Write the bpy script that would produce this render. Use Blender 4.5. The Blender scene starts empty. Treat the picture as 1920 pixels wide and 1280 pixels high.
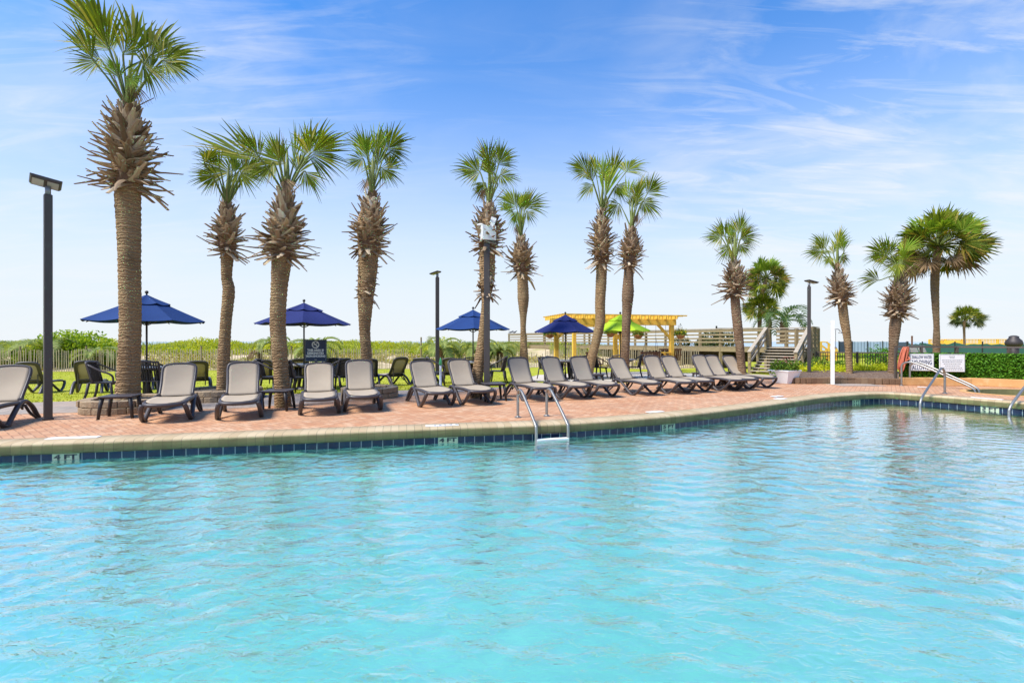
import bpy, bmesh, math, random
from mathutils import Vector, Matrix
from mathutils.geometry import delaunay_2d_cdt
R = random.Random(7)
PI = math.pi
F = 900.0; H = 1.35                      # focal length in photo pixels (1920 wide), camera height
scene = bpy.context.scene
COL = scene.collection

# ------------------------------------------------------------------ placing
def at(px, py, Y):                       # a photo pixel at a known distance
    return Vector(((px-960)/F*Y, Y, H-(py-640)/F*Y))
def smooth(a, b, x):
    t = min(1, max(0, (x-a)/(b-a))); return t*t*(3-2*t)
def fence_y(X):                          # where the lawn ends and the dune begins
    return 24.6+0.16*(X+27) if X < 2 else 29.24-0.62*(X-2) if X < 10 else 24.3+(X-10)*8
def ground(X, Y):
    d = Y-(11.1+0.35*(X+9.2))
    z = -0.24*smooth(0, 7, d)*(1-0.35*smooth(1, 4, X))*(1-smooth(7, 10, X))-0.006
    f = Y-fence_y(X)
    hd = 0.86*(1-0.45*smooth(1, 9, X))
    if f > 0 and X < 14: z += (hd+0.2)*smooth(0, 7.5, f)
    if f > 15 and X < 14: z -= 2.6*smooth(15, 30, f)
    if X >= 14: z -= 2.0*smooth(75, 110, Y)
    return z
def on_ground(px, py):                   # point of the ground under a photo pixel
    Y = 12.0
    for _ in range(60):
        X = (px-960)/F*Y
        Y = 0.5*Y+0.5*(H-ground(X, Y))*F/(py-640)
    return Vector(((px-960)/F*Y, Y, ground((px-960)/F*Y, Y)))
def on_deck(px, py, z=0.0):
    Y = (H-z)*F/(py-640); return Vector(((px-960)/F*Y, Y, z))

# ------------------------------------------------------------------ materials
class NT:
    def __init__(s, name):
        s.m = bpy.data.materials.new(name); s.m.use_nodes = True
        s.t = s.m.node_tree; s.t.nodes.clear()
        s.out = s.n('ShaderNodeOutputMaterial')
    def n(s, typ, ins=None, **kw):
        nd = s.t.nodes.new(typ)
        for k, v in kw.items(): setattr(nd, k, v)
        for k, v in (ins or {}).items(): s.put(nd.inputs[k], v)
        return nd
    def put(s, sock, v):
        if isinstance(v, bpy.types.Node): v = v.outputs[0]
        if isinstance(v, bpy.types.NodeSocket): s.t.links.new(v, sock)
        elif isinstance(v, (tuple, list)) and len(v) == 3 and sock.type == 'RGBA': sock.default_value = (*v, 1)
        else: sock.default_value = v
    def math(s, op, a, b=0.0, c=None):
        nd = s.n('ShaderNodeMath', operation=op); s.put(nd.inputs[0], a); s.put(nd.inputs[1], b)
        if c is not None: s.put(nd.inputs[2], c)
        return nd.outputs[0]
    def mix(s, f, a, b, blend='MIX'):
        nd = s.n('ShaderNodeMix', data_type='RGBA', blend_type=blend)
        s.put(nd.inputs[0], f); s.put(nd.inputs[6], a); s.put(nd.inputs[7], b); return nd.outputs[2]
    def ramp(s, f, stops, interp='LINEAR'):
        nd = s.n('ShaderNodeValToRGB'); s.put(nd.inputs[0], f); cr = nd.color_ramp; cr.interpolation = interp
        while len(cr.elements) < len(stops): cr.elements.new(0.5)
        for e, (p, c) in zip(cr.elements, stops):
            e.position = p; e.color = (*c, 1) if isinstance(c, tuple) else (c, c, c, 1)
        return nd.outputs[0]
    def noise(s, scale, vec=None, detail=4, rough=0.55, dist=0.0, out=0):
        nd = s.n('ShaderNodeTexNoise', {'Scale': scale, 'Detail': detail, 'Roughness': rough, 'Distortion': dist})
        if vec is not None: s.put(nd.inputs['Vector'], vec)
        return nd.outputs[out]
    def obj(s): return s.n('ShaderNodeTexCoord').outputs['Object']
    def pos(s): return s.n('ShaderNodeNewGeometry').outputs['Position']
    def isl(s): return s.n('ShaderNodeNewGeometry').outputs['Random Per Island']
    def mapv(s, vec, scale=(1, 1, 1), rot=(0, 0, 0), loc=(0, 0, 0)):
        nd = s.n('ShaderNodeMapping'); s.put(nd.inputs[0], vec)
        nd.inputs['Location'].default_value = loc; nd.inputs['Rotation'].default_value = rot; nd.inputs['Scale'].default_value = scale
        return nd.outputs[0]
    def bump(s, h, strength=0.3, dist=0.02):
        return s.n('ShaderNodeBump', {'Height': h, 'Strength': strength, 'Distance': dist}).outputs[0]
    def bsdf(s, col, rough=0.6, metal=0.0, normal=None, spec=0.5, **kw):
        nd = s.n('ShaderNodeBsdfPrincipled', {'Base Color': col, 'Roughness': rough, 'Metallic': metal, 'Specular IOR Level': spec})
        if normal is not None: s.put(nd.inputs['Normal'], normal)
        return nd
    def done(s, sh):
        s.put(s.out.inputs['Surface'], sh); return s.m

def plain(name, col, rough=0.6, metal=0.0, var=0.18, scale=6, bump=0.0, spec=0.5, bscale=60):
    t = NT(name); o = t.obj()
    c = t.mix(t.noise(scale, o), tuple(x*(1-var) for x in col), tuple(min(1, x*(1+var)) for x in col))
    nm = t.bump(t.noise(bscale, o), bump, 0.01) if bump else None
    return t.done(t.bsdf(c, rough, metal, nm, spec))
def leafy(name, stops, transl=0.35, rough=0.5, big=None):
    t = NT(name)
    f = t.isl()
    if big: f = t.math('ADD', t.math('MULTIPLY', f, 0.55), t.math('MULTIPLY', t.noise(big, t.pos(), 2), 0.55))
    c = t.ramp(f, stops)
    b = t.bsdf(c, max(rough, .55), spec=0.12)
    tr = t.n('ShaderNodeBsdfTranslucent', {'Color': t.mix(1.0, c, (1.0, 1.0, 0.5), 'MULTIPLY')})
    ms = t.n('ShaderNodeMixShader', {0: transl, 1: b, 2: tr})
    return t.done(ms)
def wood(name, col, dark, scale=1.0, rough=0.75):
    t = NT(name); o = t.obj()
    g = t.noise(3*scale, t.mapv(o, (2, 2, 14)), 5, 0.6, 0.6)
    c = t.mix(t.ramp(g, [(0.3, 0.0), (0.7, 1.0)]), dark, col)
    c = t.mix(t.math('MULTIPLY', t.isl(), 0.35), c, dark)
    return t.done(t.bsdf(c, rough, normal=t.bump(g, 0.25, 0.01), spec=0.2))

M = {}
M['frame'] = plain('resin_charcoal', (0.062, 0.050, 0.050), 0.42, var=0.25, scale=9, bump=0.08, spec=0.45)
M['resin_dark'] = plain('resin_dark_brown', (0.030, 0.023, 0.021), 0.5, var=0.3, scale=10, bump=0.1, spec=0.4)
M['pole'] = plain('pole_bronze', (0.060, 0.050, 0.045), 0.45, 0.2, var=0.12, scale=3, bump=0.04)
M['pole_light'] = plain('pole_inner', (0.22, 0.22, 0.23), 0.4, 0.5)
M['steel'] = plain('brushed_steel', (0.33, 0.315, 0.29), 0.45, 0.85, var=0.06, scale=20)
M['white'] = plain('white_paint', (0.78, 0.77, 0.74), 0.5, var=0.04)
M['sign_white'] = plain('sign_white', (0.80, 0.79, 0.77), 0.45, var=0.03, scale=3)
M['navy'] = plain('sign_navy', (0.014, 0.035, 0.095), 0.4, var=0.1, scale=3)
M['ink'] = plain('dark_ink', (0.012, 0.014, 0.02), 0.5, var=0.1)
M['lens'] = plain('lamp_lens', (0.42, 0.42, 0.38), 0.3, var=0.1)
M['lid'] = plain('white_housing', (0.72, 0.72, 0.70), 0.4, var=0.05)
M['yellow_wood'] = wood('pergola_pine', (0.90, 0.58, 0.10), (0.70, 0.39, 0.05))
M['grey_wood'] = wood('weathered_deck_wood', (0.38, 0.295, 0.17), (0.20, 0.15, 0.08))
M['grey_wood_top'] = wood('weathered_cap_wood', (0.50, 0.42, 0.325), (0.31, 0.25, 0.18))
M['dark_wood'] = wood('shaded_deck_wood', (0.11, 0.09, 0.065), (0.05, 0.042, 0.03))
M['red_wood'] = wood('swing_redwood', (0.20, 0.085, 0.045), (0.10, 0.04, 0.02))
M['picket'] = wood('sand_fence_slat', (0.50, 0.42, 0.30), (0.28, 0.21, 0.13))
M['black_metal'] = plain('black_iron', (0.02, 0.019, 0.018), 0.5, 0.2)
M['rail_brown'] = plain('bronze_rail', (0.11, 0.085, 0.07), 0.45, 0.2)
M['hose'] = plain('orange_hose', (0.46, 0.115, 0.055), 0.6, var=0.3, scale=12)
M['soil'] = plain('soil', (0.10, 0.075, 0.05), 0.95, var=0.5, scale=20, bump=0.8, bscale=30)
M['concrete'] = plain('concrete', (0.52, 0.46, 0.39), 0.9, var=0.12, scale=2, bump=0.2)
M['plate'] = plain('marker_plate', (0.80, 0.77, 0.74), 0.5, var=0.04)
M['tilecream'] = plain('marker_tile', (0.52, 0.55, 0.38), 0.3, var=0.12, scale=14)
M['terracotta'] = plain('basket_coir', (0.36, 0.15, 0.05), 0.9, var=0.5, scale=25, bump=0.5)
M['vent'] = plain('vent_metal', (0.05, 0.04, 0.038), 0.55, 0.3)
M['greencap'] = plain('green_plastic', (0.10, 0.50, 0.16), 0.4)
M['gull'] = plain('gull_feathers', (0.16, 0.16, 0.17), 0.7)
M['green_screen'] = plain('green_mesh_screen', (0.022, 0.085, 0.068), 0.8, var=0.3, scale=0.6)
M['blue_screen'] = plain('blue_mesh_screen', (0.22, 0.29, 0.38), 0.8, var=0.3, scale=0.5)
M['blue_screen_dark'] = plain('blue_mesh_screen_folded', (0.05, 0.075, 0.11), 0.8, var=0.3, scale=0.5)

t = NT('sling_mesh'); o = t.obj()
w = t.n('ShaderNodeTexWave', {'Vector': o, 'Scale': 60.0, 'Distortion': 0.3}, wave_type='BANDS', bands_direction='X')
c = t.mix(t.noise(4, o), (0.41, 0.322, 0.23), (0.50, 0.40, 0.29))
c = t.mix(t.math('MULTIPLY', w.outputs[1], 0.12), c, (0.25, 0.2, 0.15))
b = t.bsdf(c, 0.7, spec=0.25); tr = t.n('ShaderNodeBsdfTranslucent', {'Color': c})
M['sling'] = t.done(t.n('ShaderNodeMixShader', {0: 0.07, 1: b, 2: tr}))

def fabric(name, col):
    t = NT(name); o = t.obj()
    c = t.mix(t.noise(2.5, o, 5), tuple(x*0.85 for x in col), tuple(min(1, x*1.15) for x in col))
    nm = t.bump(t.noise(5, o, 3), 0.25, 0.03)
    b = t.bsdf(c, 0.8, normal=nm, spec=0.2); tr = t.n('ShaderNodeBsdfTranslucent', {'Color': c})
    return t.done(t.n('ShaderNodeMixShader', {0: 0.18, 1: b, 2: tr}))
M['blue_cloth'] = fabric('blue_canvas', (0.020, 0.054, 0.185))
M['indigo_cloth'] = fabric('indigo_canvas', (0.027, 0.036, 0.15))
M['lime_cloth'] = fabric('lime_canvas', (0.50, 0.72, 0.035))

t = NT('table_stone'); o = t.obj()
c = t.ramp(t.noise(45, o, 6, 0.7), [(0.35, (0.16, 0.13, 0.12)), (0.5, (0.42, 0.36, 0.32)), (0.68, (0.58, 0.52, 0.47))])
M['table_stone'] = t.done(t.bsdf(c, 0.3))

t = NT('ribbed_white'); o = t.obj()
w = t.n('ShaderNodeTexWave', {'Vector': t.mapv(o, rot=(0.7, 0.3, 0.6)), 'Scale': 9.0, 'Distortion': 1.0})
M['planter_white'] = t.done(t.bsdf((0.84, 0.81, 0.78), 0.6, normal=t.bump(w.outputs[1], 0.12, 0.01)))

# palm trunk: rings, fibre and grey weathering
def trunk_mat(name, a, b, g):
    t = NT(name); o = t.obj()
    wz = t.n('ShaderNodeTexWave', {'Vector': o, 'Scale': 5.5, 'Distortion': 7.0, 'Detail': 3.0, 'Detail Scale': 2.2}, wave_type='BANDS', bands_direction='Z')
    n2 = t.noise(7, t.mapv(o, (2.2, 2.2, 9)), 5, 0.65)
    c = t.mix(t.ramp(n2, [(0.3, 0.0), (0.7, 1.0)]), b, a)
    c = t.mix(t.ramp(wz.outputs[1], [(0.0, 0.75), (0.35, 0.0)]), c, tuple(x*0.38 for x in a))
    c = t.mix(t.ramp(t.noise(1.6, o, 4), [(0.45, 0.0), (0.7, 0.7)]), c, g)
    c = t.mix(t.ramp(t.noise(2.6, t.mapv(o, (1, 1, .55), loc=(3, 5, 1)), 6, 0.7), [(0.52, 0.0), (0.66, 0.6)]), c, tuple(x*0.30 for x in a))
    h = t.math('ADD', wz.outputs[1], t.math('MULTIPLY', n2, 0.9))
    return t.done(t.bsdf(c, 0.9, normal=t.bump(h, 0.7, 0.03), spec=0.15))
M['trunk'] = trunk_mat('palm_trunk', (0.43, 0.275, 0.145), (0.28, 0.175, 0.09), (0.32, 0.24, 0.125))
M['trunk2'] = trunk_mat('palm_trunk_reddish', (0.30, 0.185, 0.11), (0.19, 0.115, 0.07), (0.25, 0.185, 0.115))
M['boot'] = leafy('dead_leaf_base', [(0.0, (0.13, 0.085, 0.05)), (0.35, (0.29, 0.20, 0.125)), (0.7, (0.42, 0.31, 0.20)), (0.93, (0.50, 0.385, 0.255)), (1.0, (0.74, 0.66, 0.56))], 0.0, 0.85)
M['fibre'] = plain('boot_fibre', (0.15, 0.085, 0.05), 0.95, var=0.5, scale=14, bump=1.0, bscale=35)
M['frond'] = leafy('palm_frond', [(0.0, (0.065, 0.095, 0.008)), (0.5, (0.145, 0.185, 0.012)), (0.86, (0.25, 0.29, 0.02)), (1.0, (0.42, 0.34, 0.08))], 0.38, 0.4)
M['frond_light'] = leafy('palm_frond_young', [(0.0, (0.12, 0.20, 0.018)), (0.6, (0.21, 0.32, 0.028)), (1.0, (0.38, 0.42, 0.06))], 0.42, 0.4)
M['frond_old'] = leafy('palm_frond_mixed', [(0.0, (0.06, 0.09, 0.015)), (0.45, (0.16, 0.21, 0.025)), (0.75, (0.32, 0.32, 0.04)), (1.0, (0.44, 0.26, 0.08))], 0.3, 0.5)
M['frond_dead'] = leafy('palm_frond_dead', [(0.0, (0.10, 0.06, 0.035)), (0.5, (0.21, 0.13, 0.07)), (1.0, (0.34, 0.22, 0.12))], 0.2, 0.7)
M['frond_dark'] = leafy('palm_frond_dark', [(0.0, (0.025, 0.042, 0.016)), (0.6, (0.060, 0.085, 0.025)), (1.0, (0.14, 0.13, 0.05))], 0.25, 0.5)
M['pindo'] = leafy('feather_frond', [(0.0, (0.15, 0.20, 0.07)), (0.5, (0.28, 0.35, 0.10)), (1.0, (0.46, 0.48, 0.15))], 0.4, 0.45)
M['pindo_dark'] = leafy('feather_frond_blue', [(0.0, (0.04, 0.08, 0.03)), (0.5, (0.075, 0.14, 0.045)), (1.0, (0.14, 0.21, 0.075))], 0.35, 0.45)
M['petiole'] = plain('petiole_green', (0.15, 0.18, 0.035), 0.6, var=0.35, scale=4)
M['petiole_dry'] = plain('petiole_dry', (0.24, 0.16, 0.085), 0.7, var=0.3)
M['bush'] = leafy('bush_leaf', [(0.0, (0.06, 0.13, 0.012)), (0.4, (0.22, 0.35, 0.022)), (1.0, (0.60, 0.66, 0.04))], 0.4, 0.45, big=1.3)
M['dune_leaf'] = leafy('dune_bush_leaf', [(0.0, (0.11, 0.19, 0.02)), (0.40, (0.34, 0.42, 0.03)), (0.75, (0.62, 0.60, 0.04)), (1.0, (0.80, 0.66, 0.06))], 0.4, 0.5, big=0.55)
M['oats'] = leafy('dune_grass_blade', [(0.0, (0.20, 0.26, 0.05)), (0.5, (0.38, 0.42, 0.11)), (1.0, (0.58, 0.52, 0.22))], 0.35, 0.6, big=0.5)
M['scrub'] = leafy('dune_dry_scrub', [(0.0, (0.13, 0.10, 0.04)), (0.4, (0.33, 0.25, 0.08)), (0.75, (0.55, 0.43, 0.10)), (1.0, (0.38, 0.42, 0.06))], 0.3, 0.7, big=0.8)
M['blade'] = leafy('lawn_blade', [(0.0, (0.27, 0.31, 0.02)), (0.5, (0.44, 0.44, 0.04)), (1.0, (0.56, 0.50, 0.085))], 0.4, 0.6, big=0.6)
M['ivy'] = leafy('ivy_leaf', [(0.0, (0.025, 0.085, 0.008)), (0.5, (0.085, 0.23, 0.015)), (0.85, (0.16, 0.35, 0.028)), (1.0, (0.34, 0.46, 0.08))], 0.25, 0.35, big=2.2)
M['lime_leaf'] = leafy('lime_groundcover_leaf', [(0.0, (0.34, 0.42, 0.015)), (0.5, (0.62, 0.64, 0.02)), (1.0, (0.80, 0.72, 0.05))], 0.4, 0.5)
M['pot_leaf'] = leafy('pot_plant_leaf', [(0.0, (0.05, 0.12, 0.015)), (0.6, (0.16, 0.27, 0.03)), (1.0, (0.32, 0.40, 0.05))], 0.35, 0.5)
M['flower_yellow'] = leafy('yellow_petal', [(0.0, (0.75, 0.50, 0.02)), (1.0, (0.85, 0.68, 0.05))], 0.3, 0.6)
M['flower_pink'] = leafy('pink_petal', [(0.0, (0.55, 0.12, 0.10)), (1.0, (0.65, 0.30, 0.22))], 0.3, 0.6)

# herringbone brick deck
t = NT('herringbone_brick')
p = t.mapv(t.pos(), (10, 10, 10), (0, 0, math.radians(38)))
sx = t.n('ShaderNodeSeparateXYZ', {0: p})
X_, Y_ = sx.outputs[0], sx.outputs[1]
i_, j_ = t.math('FLOOR', X_), t.math('FLOOR', Y_)
u_, v_ = t.math('SUBTRACT', X_, i_), t.math('SUBTRACT', Y_, j_)
k_ = t.math('FLOORED_MODULO', t.math('ADD', t.math('SUBTRACT', i_, j_), 0.01), 4.0)
isv = t.math('GREATER_THAN', k_, 1.5)
k1 = t.math('COMPARE', k_, 1.0, 0.3); k2 = t.math('COMPARE', k_, 2.0, 0.3)
Lh, Lv = t.math('ADD', u_, k1), t.math('ADD', v_, k2)
def sel(f, a, b): return t.math('ADD', t.math('MULTIPLY', a, t.math('SUBTRACT', 1.0, f)), t.math('MULTIPLY', b, f))
L_, S_ = sel(isv, Lh, Lv), sel(isv, v_, u_)
ed = t.math('MINIMUM', t.math('MINIMUM', S_, t.math('SUBTRACT', 1.0, S_)), t.math('MINIMUM', L_, t.math('SUBTRACT', 2.0, L_)))
idv = t.n('ShaderNodeCombineXYZ', {0: sel(isv, t.math('SUBTRACT', i_, k1), t.math('ADD', i_, 0.37)), 1: sel(isv, j_, t.math('SUBTRACT', j_, k2)), 2: isv})
wn = t.n('ShaderNodeTexWhiteNoise', {0: idv})
c = t.ramp(wn.outputs[0], [(0.0, (0.49, 0.22, 0.108)), (0.35, (0.54, 0.265, 0.135)), (0.7, (0.59, 0.31, 0.165)), (1.0, (0.62, 0.375, 0.225))])
c = t.mix(t.ramp(t.noise(0.7, t.pos(), 5), [(0.42, 0.0), (0.75, 0.5)]), c, (0.54, 0.36, 0.235))
c = t.mix(t.ramp(t.noise(2.3, t.pos(), 6, 0.7), [(0.52, 0.0), (0.8, 0.45)]), c, (0.30, 0.155, 0.10))
c = t.mix(t.ramp(t.noise(0.45, t.mapv(t.pos(), (1, 1.6, 1), loc=(4.2, 1.7, 0)), 7, 0.65, 0.8), [(0.50, 0.0), (0.58, 0.22), (0.72, 0.34)]), c, (0.36, 0.20, 0.12))
gap = t.ramp(ed, [(0.0, 0.0), (0.035, 0.15), (0.085, 1.0)])
c = t.mix(gap, (0.25, 0.13, 0.08), c)
hh = t.math('ADD', gap, t.math('MULTIPLY', t.noise(60, t.pos()), 0.25))
M['brick'] = t.done(t.bsdf(c, 0.8, normal=t.bump(hh, 0.35, 0.006), spec=0.25))
# grey pavers
t = NT('grey_paver')
bt = t.n('ShaderNodeTexBrick', {'Vector': t.mapv(t.pos(), rot=(0, 0, math.radians(19))), 'Color1': (0.40, 0.33, 0.27), 'Color2': (0.32, 0.265, 0.225), 'Mortar': (0.17, 0.14, 0.115),
        'Scale': 1.0, 'Mortar Size': 0.008, 'Brick Width': 0.22, 'Row Height': 0.11})
c = t.mix(t.ramp(t.noise(1.1, t.pos(), 6), [(0.4, 0.0), (0.75, 0.7)]), bt.outputs[0], (0.42, 0.30, 0.23))
M['paver'] = t.done(t.bsdf(c, 0.85, normal=t.bump(bt.outputs[1], 0.3, -0.006), spec=0.2))
# coping bricks and waterline tiles use the arc length stored in UV
def uvparts(t):
    uv = t.n('ShaderNodeUVMap', uv_map='UVMap'); s = t.n('ShaderNodeSeparateXYZ', {0: uv}); return s.outputs[0], s.outputs[1]
t = NT('coping_brick'); u, v = uvparts(t)
fr = t.math('FRACT', t.math('DIVIDE', u, 0.118)); ids = t.math('FLOOR', t.math('DIVIDE', u, 0.118))
jo = t.math('LESS_THAN', t.math('MINIMUM', fr, t.math('SUBTRACT', 1.0, fr)), 0.03)
rn = t.n('ShaderNodeTexWhiteNoise', {'W': ids}, noise_dimensions='1D').outputs[0]
nz = t.noise(9, t.pos(), 6, 0.65)
top = t.mix(rn, (0.45, 0.325, 0.185), (0.55, 0.42, 0.26))
algae_shade = t.mix(t.math('ADD', t.math('MULTIPLY', rn, 0.5), t.math('MULTIPLY', nz, 0.5)), (0.135, 0.12, 0.048), (0.25, 0.21, 0.092))
c = t.mix(t.ramp(t.math('ADD', v, t.math('MULTIPLY', nz, 0.02)), [(0.150, 1.0), (0.178, 0.0)]), top, algae_shade)   # upright face: algal green, darkened to paint in its shade
c = t.mix(t.math('MULTIPLY', jo, t.ramp(t.noise(3, t.pos()), [(0.4, 0.25), (0.6, 0.8)])), c, (0.085, 0.075, 0.04))
M['coping'] = t.done(t.bsdf(c, 0.75, normal=t.bump(t.math('SUBTRACT', nz, jo), 0.3, 0.006), spec=0.3))
t = NT('waterline_tile'); u, v = uvparts(t)
fr = t.math('FRACT', t.math('DIVIDE', u, 0.157)); ids = t.math('FLOOR', t.math('DIVIDE', u, 0.157))
jo = t.math('LESS_THAN', t.math('MINIMUM', fr, t.math('SUBTRACT', 1.0, fr)), 0.028)
rn = t.n('ShaderNodeTexWhiteNoise', {'W': ids}, noise_dimensions='1D').outputs[0]
c = t.mix(rn, (0.006, 0.017, 0.048), (0.012, 0.032, 0.08)); c = t.mix(jo, c, (0.40, 0.43, 0.45))
M['navytile'] = t.done(t.bsdf(c, 0.12, normal=t.bump(t.math('SUBTRACT', t.noise(20, t.pos(), 3), jo), 0.12, 0.01)))
t = NT('pool_plaster')
c = t.mix(t.ramp(t.noise(0.5, t.pos(), 3), [(0.35, 0.0), (0.7, 1.0)]), (0.30, 0.85, 0.69), (0.37, 0.91, 0.74))
M['plaster'] = t.done(t.bsdf(c, 0.8))
# water: reflecting surface over the painted basin
t = NT('pool_water'); P = t.pos()
a3 = t.noise(14, t.mapv(P, (0.75, 1.35, 1), (0, 0, math.radians(14))), 2, 0.5, 0.8)
sp = t.n('ShaderNodeSeparateXYZ', {0: P})
calm = t.math('ADD', t.math('MULTIPLY', sp.outputs[0], 0.55), t.math('MULTIPLY', sp.outputs[1], 0.45))
amp = t.ramp(t.math('DIVIDE', calm, 14.0), [(0.10, 1.1), (0.42, 0.7), (0.72, 0.14)])
nm = t.bump(t.math('MULTIPLY', t.math('MULTIPLY', a3, 0.010), amp), 1.0, 1.0)
lw = t.n('ShaderNodeLayerWeight', {'Blend': 0.5, 'Normal': nm})
fre = t.math('MINIMUM', 0.97, t.math('ADD', 0.08, t.math('MULTIPLY', t.math('POWER', lw.outputs[1], 2.4), 1.25)))
gl = t.n('ShaderNodeBsdfGlossy', {'Color': (1, 1, 1), 'Roughness': 0.03, 'Normal': nm})
trn = t.n('ShaderNodeBsdfRefraction', {'Color': (0.90, 0.99, 1.0), 'Roughness': 0.0, 'IOR': 1.33, 'Normal': nm})
M['water'] = t.done(t.n('ShaderNodeMixShader', {0: fre, 1: trn, 2: gl}))
t = NT('spa_tile'); c = t.mix(t.noise(12, t.pos()), (0.14, 0.125, 0.045), (0.24, 0.21, 0.09)); M['spa'] = t.done(t.bsdf(c, 0.5))
# ground
t = NT('lawn_grass'); P = t.pos()
c = t.ramp(t.noise(0.8, P, 6, 0.65), [(0.3, (0.30, 0.335, 0.022)), (0.5, (0.45, 0.44, 0.04)), (0.72, (0.56, 0.50, 0.085))])
c = t.mix(t.ramp(t.noise(22, t.mapv(P, (1, 0.4, 1)), 4, 0.7), [(0.4, 0.5), (0.6, 0.0)]), c, (0.12, 0.19, 0.015))
M['lawn'] = t.done(t.bsdf(c, 0.95, normal=t.bump(t.noise(45, P, 3), 0.8, 0.03), spec=0.1))
t = NT('dune_sand'); P = t.pos()
c = t.ramp(t.noise(1.2, P, 6, 0.7), [(0.32, (0.30, 0.31, 0.09)), (0.47, (0.48, 0.38, 0.21)), (0.7, (0.66, 0.50, 0.37))])
M['sand'] = t.done(t.bsdf(c, 0.95, normal=t.bump(t.noise(10, P, 5), 0.7, 0.05), spec=0.1))
t = NT('mulch'); P = t.pos()
c = t.ramp(t.noise(26, t.mapv(P, (1, 0.5, 1)), 4, 0.7), [(0.3, (0.07, 0.042, 0.028)), (0.5, (0.17, 0.11, 0.075)), (0.72, (0.38, 0.28, 0.21))])
M['mulch'] = t.done(t.bsdf(c, 0.95, normal=t.bump(t.noise(26, P, 4), 1.0, 0.03), spec=0.1))
t = NT('sea'); M['sea'] = t.done(t.bsdf((0.30, 0.40, 0.46), 0.25, normal=t.bump(t.noise(0.6, t.pos(), 4), 0.4, 0.2)))
t = NT('garden_stone'); o = t.pos()
c = t.mix(t.noise(5, o, 6, 0.7), (0.25, 0.175, 0.105), (0.52, 0.395, 0.26)); c = t.mix(t.math('MULTIPLY', t.isl(), 0.45), c, (0.22, 0.145, 0.09))
M['stone'] = t.done(t.bsdf(c, 0.95, normal=t.bump(t.noise(25, o, 5), 0.8, 0.02), spec=0.15))
t = NT('curb_brown'); o = t.pos()
c = t.mix(t.noise(4, o, 6, 0.7), (0.11, 0.065, 0.04), (0.24, 0.145, 0.085)); c = t.mix(t.math('MULTIPLY', t.isl(), 0.4), c, (0.34, 0.24, 0.15))
M['curb'] = t.done(t.bsdf(c, 0.95, normal=t.bump(t.noise(25, o, 5), 0.8, 0.02), spec=0.15))
t = NT('orange_stucco'); o = t.pos()
c = t.mix(t.noise(2.5, o, 6, 0.7), (0.50, 0.25, 0.085), (0.68, 0.40, 0.18)); c = t.mix(t.ramp(t.noise(6, o, 4), [(0.55, 0.0), (0.75, 0.6)]), c, (0.70, 0.50, 0.28))
M['stucco'] = t.done(t.bsdf(c, 0.9, normal=t.bump(t.noise(40, o, 4), 0.4, 0.01), spec=0.15))

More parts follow.
